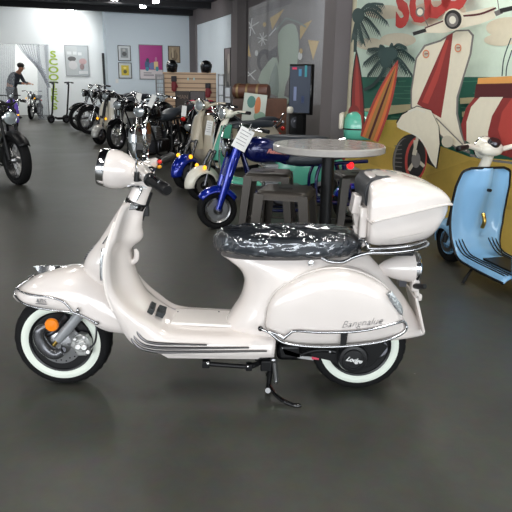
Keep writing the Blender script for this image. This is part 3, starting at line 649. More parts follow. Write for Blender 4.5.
# storefront behind the camera: piers, sill, mullions
FY = -5.2
b = MB(); b.box((-2.5, FY, .2), (19, .2, .4)); b.box((-2.5, FY, 3.35), (19, .2, .3))
for x in (-11.5, -7.6, -3.8, 0, 3.8, 6.6): b.box((x, FY, 1.7), (.22, .2, 3.4))
struct(b, 'wall_front', WALLW)
b = MB()
for x in (-9.6, -5.7, -1.9, 1.9, 5.2): b.box((x, FY, 1.75), (.06, .1, 2.8))
b.box((-2.5, FY, 2.5), (18, .08, .06)); struct(b, 'window_1', mat('dark_window_frame', (50, 50, 52), .4))

# ------------------------------------------------------------------ light
def area(name, loc, rot, sx, sy, e, col=(1, 1, 1)):
    l = bpy.data.lights.new(name, 'AREA'); l.shape = 'RECTANGLE'; l.size = sx; l.size_y = sy; l.energy = e; l.color = col
    o = bpy.data.objects.new(name, l); C.objects.link(o); o.location = loc; o.rotation_euler = rot; return o
for i, x in enumerate((-9.5, -5.7, -1.9, 1.9, 5.2)):
    area('window_daylight', (x, FY - .25, 1.85), (R(90), 0, 0), 3.2, 2.7, 165, (.93, .97, 1))
wd = bpy.data.worlds.new('world'); sc.world = wd; wd.use_nodes = True
wd.node_tree.nodes['Background'].inputs[0].default_value = (.75, .85, 1, 1); wd.node_tree.nodes['Background'].inputs[1].default_value = .6
# ceiling fittings: unseen long tubes overhead lighting each zone, small floods towards the back
LAMPW = mat('lamp_diffuser_lit', (255, 252, 246), .5, emit=8.0); LAMPH = mat('lamp_housing', (200, 200, 200), .4)
tubes = [(-6.2, 15.2), (-3.6, 15.6), (-1.6, .6), (1.0, 1.6), (-1.8, 4.4), (1.0, 4.6), (-4.6, 2.0), (-4.8, 6.5), (-2.2, 9.0), (.2, 8.6), (-5.5, 11.5), (-3.0, 13.0), (-7.2, 15.0)]
def tube_light(x, y, e):
    t = thing('ceiling_tube_light', 'long white tube light fixed to the black ceiling', 'ceiling light', (x, y, CEIL), 0, 'tube lights on the ceiling')
    b = MB(); b.box((0, 0, -.03), (.16, 1.25, .06)); b.build('housing', LAMPH, t, bevel=.01)
    b = MB(); b.tube([(-.04, -.6, -.075), (-.04, .6, -.075)], .016, 12); b.tube([(.04, -.6, -.075), (.04, .6, -.075)], .016, 12); b.build('tube', LAMPW, t)
    area('tube_glow', (x, y, CEIL - .11), (0, 0, 0), .3, 1.2, e, (1, .97, .92))
for (x, y) in tubes: tube_light(x, y, 32 if y < 2 and x > -2 else (12 if x < -4 else 19) if y < 11 else 20)
def flood(px, py, Y, lab, e, aim):
    p = fl(px, py, CEIL - .13); t = thing('ceiling_spotlight', lab, 'ceiling light', p, 0)
    b = MB(); b.cyl((0, 0, .04), (0, 0, max(.06, CEIL - p.z)), .012); b.build('stem', BLACKP, t)
    b = MB(); b.box((0, .02, 0), (.16, .07, .12), Matrix.Rotation(R(-25), 3, 'X')); h = b.build('housing', LAMPH, t, bevel=.01)
    b = MB(); b.box((0, -.035, -.012), (.14, .012, .10), Matrix.Rotation(R(-25), 3, 'X')); b.build('lens', mat('flood_lens_lit', (255, 255, 255), .4, emit=40), h)
    l = bpy.data.lights.new('flood_glow', 'SPOT'); l.energy = e; l.spot_size = R(172); l.spot_blend = .6; l.shadow_soft_size = .15
    o = bpy.data.objects.new('flood_glow', l); C.objects.link(o); o.location = p + V((0, -.12, -.05)); o.rotation_euler = (V(aim) - p).to_track_quat('-Z', 'Y').to_euler()
flood(70.5, 11, (B0 + nb * 1.3).y + .4, 'small lit flood light near the ceiling above the hanging grey poster', 75, B0 + V((0, 0, 2.7)))
flood(143, 5.5, 15.5, 'lit flood light on the ceiling, left of two above the pink poster', 32, e0 + V((1, 0, 1)))
flood(156, .5, 14.5, 'lit flood light on the ceiling, right of two above the pink poster', 32, e1 + V((0, 0, 1)))
p = fr_(306, 20, 1.1); l = bpy.data.lights.new('banner_spot_glow', 'SPOT'); l.energy = 130; l.spot_size = R(95); l.spot_blend = .9; l.shadow_soft_size = .1; l.color = (.9, .94, 1)  # spotlight added out of view to brighten the sheet over the banner
o = bpy.data.objects.new('banner_spot_glow', l); C.objects.link(o); o.location = (p.x, p.y, CEIL - .18); o.rotation_euler = (V((fr_(300, 20).x, fr_(300, 20).y, 2.3)) - V(o.location)).to_track_quat('-Z', 'Y').to_euler()
t = thing('ceiling_spotlight', 'small spotlight on the ceiling in front of the plastic-covered banner', 'ceiling light', (p.x, p.y, CEIL)); b = MB(); b.cyl((0, 0, 0), (0, 0, -.16), .05, .06, 18); b.build('housing', LAMPH, t)
b = MB(); b.cyl((0, 0, -.155), (0, 0, -.17), .05, n=18); b.build('lens', LAMPW, t)
# light on in the back room
area('back_room_lamp', (dl.x + eb.x * 1.2 - nb.x * 1.8, dl.y + eb.y * 1.2 - nb.y * 1.8, CEIL - .1), (0, 0, 0), 1.2, .8, 60, (1, .98, .95))
# ================================================================== display vehicles (local: +X forward, origin under the front wheel)
def gwheel(parent, name, x, r, w, spokes=0, whitewall=False, inner=.66, rimmat=None, n=40):
    c = V((x, 0, r)); W_ = tyre_mb(c, r, w, inner, False, n).build(name, RUBBER, parent)
    ri = r * inner
    b = MB(); b.lathe([(ri + .004, -w * .3), (ri - .004, -w * .42), (ri - .016, -w * .36), (ri - .018, w * .36), (ri - .004, w * .42), (ri + .004, w * .3)], c, n=32, closed=True); b.build('rim', rimmat or STEEL, W_)
    b = MB(); b.lathe([(0, -w * .62), (.02, -w * .62), (.035, -w * .45), (.045, -w * .2), (.045, w * .2), (.035, w * .45), (.02, w * .62), (0, w * .62)], c, n=18); b.build('hub', STEEL if spokes else (rimmat or DSTEEL), W_)
    b = MB()
    if spokes > 12:
        for k in range(spokes):
            a = 2 * PI * k / spokes; a2 = a + (.25 if k % 2 else -.25); y = .03 if (k // 2) % 2 else -.03
            b.tube([c + V((math.cos(a2) * .03, y, math.sin(a2) * .03)), c + V((math.cos(a) * (ri - .008), 0, math.sin(a) * (ri - .008)))], .0022, 5)
        b.build('spokes', STEEL, W_)
    else:
        for k in range(spokes or 5):
            a = 2 * PI * k / (spokes or 5); d = V((math.cos(a), 0, math.sin(a))); t = V((-math.sin(a), 0, math.cos(a)))
            b.loft([[c + d * q + t * (ww * s1) + V((0, hh * s2, 0)) for (s1, s2) in ((-1, -1), (1, -1), (1, 1), (-1, 1))] for (q, ww, hh) in ((.03, .028, .03), (ri - .012, .018, .022))])
        b.build('spokes', rimmat or STEEL, W_)
        b = MB(); b.lathe([(.05, w * .5), (ri * .8, w * .5), (ri * .8, w * .46), (.05, w * .46)], c, n=28, closed=True); b.build('brake_disc', STEEL, W_)
    if whitewall:
        b = MB(); b.lathe([(r * .7, -w * .50), (r * .76, -w * .53), (r * .83, -w * .50), (r * .83, -w * .4), (r * .7, -w * .4)], c, n=40, closed=True); mirror_y(b, c); b.build('whitewall', WWALL, W_)
    return W_
def gfender(parent, name, x, r, w, a0, a1, mt, flare=0, drop=.0):
    b = MB(); n = 22; rings = []
    for i in range(n + 1):
        a = R(a0 + (a1 - a0) * i / n); k = math.sin(PI * i / n) ** .35 if i not in (0, n) else .45; ring = []
        for j in range(13):
            t = -1 + 2 * j / 12; rr = r * 1.16 - abs(t) ** 2.4 * (.05 + drop) * (1 + flare)
            ring.append(V((x + math.cos(a) * rr, w * .5 * t * (.6 + .4 * k), r + math.sin(a) * rr)))
        rings.append(ring)
    b.sheet(rings); return b.build(name, mt, parent, solid=.006)
def gmirror(parent, p, s, mt=None, h=.16):
    b = MB(); q = V(p) + V((.03, s * .10, h)); b.tube([p, V(p) + V((.03, s * .05, h * .5)), q], .006, 8, res=3); o = b.build('mirror', CHROME, parent)
    b = MB(); b.lathe([(.001, .02), (.035, .017), (.05, .006), (.052, -.004), (.0, -.004)], q + V((0, s * .02, .02)), (1, 0, 0), 20); b.build('mirror_head', mt or BLACKG, o)
    b = MB(); b.lathe([(.046, -.0045), (0, -.006)], q + V((0, s * .02, .02)), (1, 0, 0), 20); b.build('mirror_pane', MIRR, o)
def gbars(parent, c, w, pull, rise, mt=CHROME, r=.012, grips=BLACKP):
    c = V(c); b = MB(); pts = [c + V((-pull, -w, rise * .8)), c + V((-pull * .35, -w * .62, rise)), c + V((0, -w * .2, 0)), c + V((0, w * .2, 0)), c + V((-pull * .35, w * .62, rise)), c + V((-pull, w, rise * .8))]
    b.tube(pts, r, 10, res=5); hb = b.build('handlebar', mt, parent)
    for s in (-1, 1):
        e = pts[0] if s < 0 else pts[-1]; i = pts[1] if s < 0 else pts[-2]; d = (e - i).normalized()
        b = MB(); b.tube([e - d * .10, e - d * .095, e + d * .015, e + d * .02], [.014, .019, .019, .012], 12); b.build('grip', grips, hb)
        b = MB(); b.tube([e - d * .12 + V((.02, 0, 0)), e - d * .09 + V((.055, 0, .0)), e + V((.05, 0, -.005))], .005, 6, res=3); b.build('lever', CHROME, hb)
    return hb, pts
def ind(parent, p, mt=AMBERL, r=.026):
    b = MB(); b.ell(p, r * .8, r, r, 14, 8); b.build('turn_signal', mt, parent)

def make_scooter(label, px, py, head, sc_=1.0, body=None, shield=None, fender=None, seat=None, bars=None, rimm=None, r=.21, lean=0, group=None, topcase=None, tcx=-1.62, lampfender=False, trimm=None, strips=False, mirrors=True, mirm=None, signal=True, wb=1.28, cat='scooter', loc=None, whitewall=False, hl='bars', square=False, steer=0):
    p = loc or fl(px, py); t = thing('motor_scooter', label, cat, p, math.atan2(head[1], head[0]), group, sc_)
    body = body or BLACKG; shield = shield or body; fender = fender or body; seat = seat or LEATHER; bars = bars or body
    gwheel(t, 'front_wheel', 0, r, .10, 0, whitewall, .62, rimm); gwheel(t, 'rear_wheel', -wb, r, .11, 0, whitewall, .62, rimm)
    gfender(t, 'front_fender', 0, r, .20, -8, 165, fender, 0, .03)
    b = MB(); b.tube([(0, .065, r), (-.06, .065, .44), (-.14, .05, .58)], .02, 10); b.tube([(0, -.065, r), (-.06, -.065, .44), (-.14, -.05, .58)], .02, 10); b.tube([(-.14, -.06, .56), (-.14, .06, .56)], .02, 8); b.build('fork', GUN, t)
    b = MB(); b.tube([(-.16, 0, .52), (-.25, 0, .80), (-.32, 0, .96)], [.045, .04, .035], 18, res=4); b.build('steering_neck', bars, t)
    # shield + floor sheet
    stn = [(-.285, .87, .07, 0), (-.275, .84, .13, 0), (-.255, .74, .185, 0), (-.235, .60, .20, 0), (-.235, .46, .20, 0), (-.275, .35, .195, 0), (-.36, .275, .18, 1), (-.48, .255, .175, 1), (-.66, .25, .175, 1), (-.86, .25, .17, 1)]
    if square: stn[0] = (-.285, .87, .13, 0); stn[1] = (-.275, .84, .19, 0); stn[2] = (-.255, .74, .215, 0); stn[3] = (-.235, .60, .22, 0); stn[4] = (-.235, .46, .215, 0)
    P_ = [V((a, 0, c)) for (a, c, w, k) in stn]; Wd = [q[2] for q in stn]; P2, W2 = smooth(P_, Wd, 5); rings = []
    for i, (q, w) in enumerate(zip(P2, W2)):
        f_ = interp(i / 5, [4, 6], [0, 1]); hump = interp(i / 5, [0, 2, 4, 6], [.09, .10, .05, .015])
        ring = []
        for k in range(17):
            u = -1 + k / 8; e = abs(u) ** 6 * .035; g = math.exp(-(u / .38) ** 2) * hump
            ring.append(V((q.x - g * (1 - f_) - .06 * u * u * (1 - f_) + .02 * (1 - f_), u * w, q.z + g * f_ - e * f_)))
        rings.append(ring)
    b = MB(); b.sheet(rings); SH = b.build('leg_shield', shield, t, solid=.012)
    b = MB(); b.tube([rr[0] for rr in reversed(rings)] + [rr[-1] for rr in rings], .009, 8); b.build('shield_trim', trimm or CHROME, SH)
    b = MB(); fc = [(.86, -.255, .03), (.74, -.20, .045), (.62, -.155, .055), (.52, -.13, .06), (.47, -.13, .055)]
    b.loft([[V((-.24 + (x + .24) * math.copysign(abs(math.cos(a)) ** .8, math.cos(a)), w * math.sin(a), z)) for a in [PI * (k / 12 - .5) for k in range(13)]] for (z, x, w) in fc]); b.build('front_column', shield, SH)
    if strips:
        for s in (-1, 1):
            for k in range(3):
                o_ = .165 - k * .028; b = MB(); b.tube([V((-.245 - k * .012 + .0, s * o_, .42 - k * .03)), V((-.29, s * o_, .345)), V((-.38, s * o_, .282)), V((-.5, s * o_, .268)), V((-.85, s * o_, .265))], .0045, 6, res=4); b.build('floor_strip', BLACKP, SH)
        b = MB(); b.box((-.66, 0, .272), (.30, .17, .012)); b.build('floor_mat', BLACKP, SH)
        b = MB(); b.tube([V((-.335, 0, .55)), V((-.36, .0, .5)), V((-.345, 0, .45))], .014, 8, res=3); b.build('bag_hook', mat('brass', (180, 150, 80), .3, 1), SH)
        b = MB(); b.tube([V((-.36, 0, .72)), V((-.385, 0, .722))], .012, 8); b.build('ignition_lock', BLACKP, SH)
    # body rings
    rings = []
    for (z, xa, xb, w) in ((.26, -.80, -1.60, .165), (.36, -.78, -1.63, .185), (.46, -.80, -1.64, .185), (.56, -.82, -1.62, .165), (.64, -.80, -1.56, .14), (.69, -.76, -1.50, .125)):
        ring = []
        for k in range(32):
            a = 2 * PI * k / 32; ca = math.cos(a); sa = math.sin(a); q = .5 - .5 * math.copysign(abs(ca) ** .8, ca)
            ring.append(V((xa + (xb - xa) * q, w * math.copysign(abs(sa) ** .75, sa) * (1 - .4 * max(0, q - .5) ** 1.5 * 2), z - (.05 * (1 - q) if z < .3 else 0) + (.12 * q ** 3 if z < .4 else 0))))
        rings.append(ring)
    cols = [sm([r_[j] for r_ in rings], 3) for j in range(32)]; rings = [[cols[j][i] for j in range(32)] for i in range(len(cols[0]))]
    b = MB(); b.loft(rings); BD = b.build('rear_body', body, t, ang=50)
    rings = []
    for (h, f_) in ((.69, .92), (.70, 1.0), (.74, 1.0), (.765, .93), (.775, .7), (.777, .1)):
        rings.append([V((-1.10 + .37 * f_ * math.copysign(abs(math.cos(a)) ** .7, math.cos(a)), .135 * f_ * math.copysign(abs(math.sin(a)) ** .7, math.sin(a)), h)) for a in [2 * PI * k / 36 for k in range(36)]])
    b = MB(); b.loft(rings); b.build('seat', seat, t, ang=60)
    b = MB(); b.prism([V((-.88, -.09, .22)), V((-1.35, -.09, .26)), V((-1.38, -.09, .16)), V((-1.1, -.09, .13)), V((-.9, -.09, .16))], (0, .16, 0)); b.build('engine', BLACKP, t, bevel=.02)
    b = MB(); b.tube([(-1.0, -.12, .17), (-1.3, -.15, .2), (-1.55, -.15, .25)], [.03, .045, .045], 12); b.build('exhaust', DSTEEL, t)
    b = MB(); b.tube([(-1.46, -.1, .66), (-1.6, -.1, .745), (tcx - .06, 0, .75), (-1.6, .1, .745), (-1.46, .1, .66)], .011, 8, res=5); b.build('rear_rack', CHROME, t)
    b = MB(); b.ell((-1.62, 0, .56), .035, .05, .04); b.build('tail_light', REDL, t)
    hb, pts = gbars(t, (-.33, 0, .98), .31, .10, .03, bars if bars is not BLACKG else BLACKP, .018)
    b = MB(); b.ell((-.325, 0, .985), .065, .085, .05, e=.8); b.build('handlebar_cover', bars, hb)
    b = MB(); b.lathe([(0, .05), (.035, .05), (.045, .035), (.04, .0)], (-.345, 0, 1.005), (-.45, 0, .9), 20); b.build('speedometer', DSTEEL, hb)
    hp = V((-.255, 0, .985)) if hl == 'bars' else V((.02, 0, .55))
    b = MB(); b.lathe([(0, -.10), (.04, -.09), (.07, -.04), (.078, 0), (.07, .012)], hp, (1, 0, 0), 24); h_ = b.build('headlight', bars if hl == 'bars' else fender, t)
    b = MB(); b.lathe([(.079, -.004), (.082, .006), (.074, .016), (.07, .004)], hp, (1, 0, 0), 24, closed=True); b.build('headlight_rim', CHROME, h_)
    b = MB(); b.lathe([(.071, .008), (.04, .022), (0, .026)], hp, (1, 0, 0), 20); b.build('headlight_lens', GLASSY, h_)
    if signal:
        for s in (-1, 1): ind(t, (-.10, s * .11, .53) if not lampfender else (.02, s * .105, .40))
    if mirrors:
        for s in (-1, 1): gmirror(hb, (-.36, s * .22, 1.01), s, mirm)
    b = MB(); b.tube([(-.83, .11, .24), (-.86, .2, .10), (-.88, .25, .012)], [.012, .011, .014], 8); b.build('side_stand', BLACKP, t)
    if topcase:
        rings = []
        for (z, f_) in ((.76, .8), (.78, .95), (.86, 1), (.96, .97), (1.02, .85), (1.05, .55), (1.055, .1)):
            rings.append([V((tcx + .19 * f_ * math.copysign(abs(math.cos(a)) ** .6, math.cos(a)), .20 * f_ * math.copysign(abs(math.sin(a)) ** .6, math.sin(a)), z)) for a in [2 * PI * k / 36 for k in range(36)]])
        b = MB(); b.loft(rings); tcs = b.build('top_case', topcase, t, ang=60)
        b = MB(); b.loft([[V((tcx + .193 * f_ * math.copysign(abs(math.cos(a)) ** .6, math.cos(a)), .203 * f_ * math.copysign(abs(math.sin(a)) ** .6, math.sin(a)), z)) for a in [2 * PI * k / 36 for k in range(36)]] for (z, f_) in ((.865, 1), (.88, 1))]); b.build('case_seam', BLACKP, tcs)
        b = MB(); b.box((tcx + .21, 0, .95), (.05, .28, .17)); b.build('backrest_pad', mat('cream_vinyl', (222, 214, 196), .5), tcs, bevel=.02)
    if steer:
        for ch in t.children:
            if ch.name.split('.')[0] in ('front_wheel', 'front_fender', 'fork', 'handlebar', 'headlight', 'steering_neck') or (ch.name.startswith('turn_signal') and lampfender):
                pv = V((-.16, 0, 0)); ch.rotation_euler.z = steer; ch.location = pv - Matrix.Rotation(steer, 3, 'Z') @ pv
    return t

def make_moto(label, px, py, head, sc_=1.0, tank=None, frame=None, r=.30, tw=.09, wb=1.38, spokes=32, rimm=None, fender=None, group=None, forkm=None, seat=None, mirrors=True, signals=None, cat='motorcycle', loc=None, tanktext=None, mirm=None, tail=REDL, chopper=0, tailx=.30, shroud=None):
    p = loc or fl(px, py); t = thing('motorcycle', label, cat, p, math.atan2(head[1], head[0]), group, sc_)
    tank = tank or BLACKG; frame = frame or BLACKP; fender = fender or tank; seat = seat or LEATHER
    gwheel(t, 'front_wheel', 0, r, tw, spokes, False, .76 if spokes > 12 else .66, rimm); gwheel(t, 'rear_wheel', -wb, r, tw * 1.3, spokes, False, .74 if spokes > 12 else .64, rimm)
    gfender(t, 'front_fender', 0, r, tw * 1.5, 35, 150, fender); gfender(t, 'rear_fender', -wb, r, tw * 1.9, 25, 165, fender)
    for s in (-1, 1):
        b = MB(); b.tube([(0, s * .085, r), (-.07, s * .085, r + .22)], [.028, .028], 12); b.tube([(-.07, s * .085, r + .22), (-.22, s * .085, r + .66)], [.019, .019], 12); b.build('fork_leg', forkm or CHROME, t)
    b = MB(); b.box((-.18, 0, r + .55), (.06, .22, .03), Matrix.Rotation(R(-18), 3, 'Y')); b.box((-.215, 0, r + .65), (.07, .22, .03), Matrix.Rotation(R(-18), 3, 'Y')); b.tube([(-.2, 0, r + .50), (-.25, 0, r + .66)], .03, 12); b.build('triple_clamp', frame, t, bevel=.006)
    hp = V((-.08, 0, r + .60)); b = MB(); b.lathe([(0, -.12), (.05, -.11), (.085, -.05), (.092, 0), (.086, .012)], hp, (1, 0, -.05), 26); h_ = b.build('headlight', BLACKG, t)
    b = MB(); b.lathe([(.092, -.006), (.096, .008), (.086, .02), (.082, .006)], hp, (1, 0, -.05), 26, closed=True); b.build('headlight_rim', CHROME, h_)
    b = MB(); b.lathe([(.084, .010), (.05, .026), (0, .032)], hp, (1, 0, -.05), 20); b.build('headlight_lens', GLASSY, h_)
    b = MB(); zz = r + .12
    b.tube([(-.23, 0, r + .62), (-.5, 0, r + .52), (-.85, 0, r + .42), (-wb - .15, 0, r + .44)], .02, 10, res=3)
    for s in (-1, 1):
        b.tube([(-.25, s * .03, r + .55), (-.38, s * .1, r + .15), (-.46, s * .11, .2), (-.95, s * .11, .2), (-1.0, s * .1, r + .3), (-1.05, s * .08, r + .44)], .017, 10, res=4)
        b.tube([(-.98, s * .11, .27), (-wb, s * .1, r)], .02, 10); b.tube([(-wb + .05, s * .11, r + .04), (-wb + .16, s * .1, r + .42)], .024, 10)
    b.build('frame', frame, t)
    rings = []
    for (x, w, zl, zh) in ((-.26, .03, .57, .60), (-.29, .085, .50, .655), (-.38, .125, .455, .70), (-.5, .13, .45, .69), (-.62, .11, .45, .645), (-.72, .075, .46, .58), (-.76, .03, .49, .53)):
        rings.append([V((x, w * math.copysign(abs(math.cos(a)) ** .75, math.cos(a)), r + (zl + zh) / 2 + (zh - zl) / 2 * math.copysign(abs(math.sin(a)) ** .75, math.sin(a)))) for a in [2 * PI * k / 24 for k in range(24)]])
    cols = [sm([q[j] for q in rings], 3) for j in range(24)]; b = MB(); b.loft([[cols[j][i] for j in range(24)] for i in range(len(cols[0]))]); tk = b.build('fuel_tank', tank, t, ang=60)
    b = MB(); b.lathe([(.03, 0), (.03, .012), (0, .014)], (-.42, 0, r + .695), (0, 0, 1), 18); b.build('filler_cap', CHROME, tk)
    if tanktext: text('tank_lettering', tanktext, mat('tank_pink', (225, 150, 140), .4), (-.57, .124, r + .565), (-1, -.2, -.10), (0, .2, 1), .055, tk, .004, .3, .002)
    rings = []
    for (x, w, zl, zh) in ((-.70, .06, .44, .49), (-.74, .10, .43, .53), (-.9, .135, .42, .535), (-1.05, .14, .43, .55), (-1.2, .13, .46, .60), (-1.4, .115, .50, .615), (-1.5, .07, .52, .59)):
        rings.append([V((x, w * math.copysign(abs(math.cos(a)) ** .6, math.cos(a)), r + (zl + zh) / 2 + (zh - zl) / 2 * math.copysign(abs(math.sin(a)) ** .6, math.sin(a)))) for a in [2 * PI * k / 20 for k in range(20)]])
    cols = [sm([q[j] for q in rings], 3) for j in range(20)]; b = MB(); b.loft([[cols[j][i] for j in range(20)] for i in range(len(cols[0]))]); b.build('seat', seat, t, ang=60)
    b = MB(); b.box((-.68, 0, .32), (.40, .24, .20)); b.cyl((-.62, -.14, .33), (-.62, .14, .33), .10, n=24); EN = b.build('engine', DSTEEL, t, bevel=.02)
    b = MB()
    for k in range(7): b.box((-.56 + k * .006, 0, .44 + k * .03), (.19 - k * .006, .20, .012))
    b.box((-.54, 0, .53), (.13, .14, .22)); b.build('cylinder_fins', STEEL, EN, bevel=.003)
    b = MB(); b.tube([(-.47, -.05, .52), (-.38, -.13, .42), (-.42, -.16, .24), (-.7, -.17, .17), (-1.0, -.18, .19), (-1.55, -.18, .26)], [.02, .02, .022, .03, .045, .045], 12, res=5); b.build('exhaust', CHROME, t)
    hb, pts = gbars(t, (-.24, 0, r + .70), .36, .16, .10 + chopper)
    if mirrors:
        for s in (-1, 1): gmirror(hb, pts[1 if s < 0 else -2] + V((0, 0, .01)), s, mirm, .17)
    b = MB(); b.lathe([(0, .05), (.04, .05), (.045, .03), (.03, 0)], (-.23, 0, r + .72), (-.4, 0, .9), 20); b.build('speedometer', CHROME, t)
    b = MB(); b.ell((-wb - tailx, 0, r + .40), .035, .05, .04); b.build('tail_light', tail, t)
    if shroud:
        for s in (-1, 1):
            b = MB(); b.loft([[V((x + w * math.cos(a), s * .10 + .03 * math.sin(a), z)) for a in [2 * PI * k / 16 for k in range(16)]] for (x, z, w) in ((.01, r + .02, .025), (-.06, r + .22, .04), (-.13, r + .44, .05), (-.20, r + .66, .045))]); b.build('fork_shroud', shroud, t)
        b = MB(); b.loft([[V((x + .05 * math.cos(a), w * math.sin(a), z)) for a in [2 * PI * k / 20 for k in range(20)]] for (x, z, w) in ((-.10, r + .34, .14), (-.15, r + .5, .15), (-.2, r + .62, .10))]); b.build('front_cowl', shroud, t)
    if signals:
        for s in (-1, 1): ind(t, (-.12, s * .16, r + .52), signals)
    b = MB(); b.tube([(-.75, .13, .2), (-.78, .22, .09), (-.8, .27, .012)], .012, 8); b.build('side_stand', BLACKP, t)
    return t

BLUE = mat('metallic_blue', (12, 38, 150), .2, .35, .6); DBLUE = mat('deep_blue', (8, 18, 78), .2, .3, .6)
BEIGE = mat('beige_paint', (190, 180, 160), .3, 0, .5); CREAM = mat('cream_paint', (228, 224, 210), .28, 0, .5)
MINT = mat('mint_green', (95, 185, 160), .25, 0, .6); SKY = mat('sky_blue_paint', (142, 192, 232), .22, 0, .7)
PURP = mat('purple_paint', (105, 75, 190), .3, 0, .5); SILV = mat('silver_paint', (196, 196, 192), .3, .3)
GRP = 'display scooters and motorcycles'
bs = make_scooter('light blue scooter with white handlebar beside the beach mural', 450, 261, (-.26, .965), .97, SKY, SKY, SKY, LEATHER, CREAM, SKY, r=.16, trimm=BLACKP, strips=True, mirrors=False, signal=False, square=True)
for ch in bs.children:
    if ch.name.split('.')[0] not in ('front_wheel', 'rear_wheel', 'fork', 'side_stand', 'front_fender'): ch.location.z = -.10
    if ch.name.startswith('side_stand'): ch.location = (.36, -.02, .0); ch.scale = (1, 1, .62)
    if ch.name.split('.')[0] in ('handlebar', 'headlight'): ch.location.z = -.085
make_moto('deep blue small motorcycle with a white sheet on its handlebar, beside the stools', 217, 228.5, (-.96, -.27), .90, DBLUE, DBLUE, .20, .12, 1.45, 5, STEEL, BLUE, forkm=DBLUE, tanktext='Fashion II', tail=REDLIT, mirrors=False, tailx=-.04, shroud=BLUE)
make_scooter('cream scooter with mint green leg shield and mint top case', 202, 199, (-.98, .20), .95, MINT, MINT, CREAM, LEATHER, CREAM, DSTEEL, r=.19, lampfender=True, topcase=MINT, tcx=-1.80, mirrors=False, wb=1.40, steer=R(42), square=True)
make_scooter('beige scooter with bright blue front fender', 185, 188.5, (-.72, -.69), 1.0, BEIGE, BEIGE, BLUE, LEATHER, BEIGE, DSTEEL, r=.195, lampfender=True, wb=1.25, mirrors=False, steer=R(8), square=True)
make_scooter('black scooter standing right behind the beige scooter', 170, 167, (-.80, -.6), .85, BLACKG, BLACKG, BLACKG, LEATHER, BLACKG, DSTEEL, mirrors=False, signal=False, loc=V((-1.05, 9.0, 0)))
make_moto('black chrome motorcycle standing head-on behind the white headlight', 139, 170, (-.30, -.95), .93, BLACKG, BLACKP, .29, .11, 1.4, 32, CHROME, BLACKG, chopper=.06, mirrors=False)
make_moto('black motorcycle between the chrome one and the slatwall stand', 156, 157, (-.42, -.9), .90, BLACKG, BLACKP, .29, .1, 1.38, 10, DSTEEL, BLACKG, mirrors=False, loc=V((-1.9, 10.9, 0)))
make_scooter('small cream and silver scooter in the middle of the far row', 100, 144.5, (-.42, -.9), .95, SILV, CREAM, SILV, LEATHER, BLACKP, DSTEEL, r=.19, mirrors=False)
make_moto('black spoke-wheeled motorcycle beside the cream and silver scooter', 91, 134.5, (-.86, -.51), 1.0, BLACKG, BLACKP, .32, .075, 1.35, 36, DSTEEL, BLACKG, mirrors=False)
make_moto('grey-tanked spoke-wheeled motorcycle nearest to the standing kick scooters', 82.5, 131, (-.86, -.51), 1.0, DSTEEL, BLACKP, .32, .075, 1.35, 36, DSTEEL, BLACKG, mirrors=False)
lm = make_moto('large black motorcycle with spoked front wheel cut by the left frame edge', 19, 184.5, (.72, -.69), 1.0, BLACKP, BLACKP, .305, .12, 1.4, 32, DARKW, BLACKP, forkm=BLACKP, mirrors=False)
for ch in lm.children:
    if ch.name.split('.')[0] in ('headlight', 'handlebar', 'speedometer'): ch.location.z = -.10
make_scooter('small purple scooter near the strip curtain doorway', 16, 127.5, (.55, -.83), .8, PURP, PURP, PURP, LEATHER, BLACKP, STEEL, r=.2, mirrors=False, lampfender=True)
make_moto('dark motorcycle with amber lights inside the strip curtain doorway', 28, 116.5, (.08, -.997), .80, BLACKG, BLACKP, .28, .1, 1.3, 10, DSTEEL, BLACKG, signals=AMBERL, mirrors=False, loc=V((-7.08, 19.15, 0)))
cabm = make_moto('black motorcycle with chrome headlight in front of the brown wooden cabinet', 214, 166, (-.80, -.60), .85, BLACKG, BLACKP, .29, .1, 1.36, 10, DSTEEL, BLACKG, loc=V((-.75, 8.5, 0)), chopper=.03, mirrors=False)
make_scooter('black scooter below the tall white wire rack', 214, 166, (-.45, -.89), .90, BLACKG, BLACKG, BLACKG, LEATHER, BLACKG, DSTEEL, loc=V((-1.2, 10.5, 0)), mirrors=False, hl='fender')
make_moto('black motorcycle with tall bars between slatwall and far row', 121, 141, (-.40, -.92), .90, BLACKG, BLACKP, .3, .09, 1.38, 32, DSTEEL, BLACKG, chopper=.06, mirrors=False, loc=V((-2.6, 11.2, 0)))
# white-backed mirror on the motorcycle before the cabinet
Mi = (Matrix.Translation(cabm.location) @ Matrix.Rotation(cabm.rotation_euler.z, 4, 'Z') @ Matrix.Scale(.85, 4)).inverted()
q0 = Mi @ at(273, 129, 8.4); q1 = Mi @ at(285, 112, 8.4); b = MB(); b.tube([q0 + V((0, 0, -.12)), q0, q1], .011, 8); mo = b.build('mirror', CHROME, cabm)
b = MB(); b.ell(Mi @ at(290, 110, 8.4), .05, .05, .055, 16, 10, .7); b.build('mirror_head', CREAM, mo)
for o in list(C.objects):
    if o.parent is None and o.name.startswith('motor_scooter.'): o['group'] = 'display scooters'
    if o.parent is None and o.name.startswith('motorcycle'): o['group'] = 'display motorcycles'
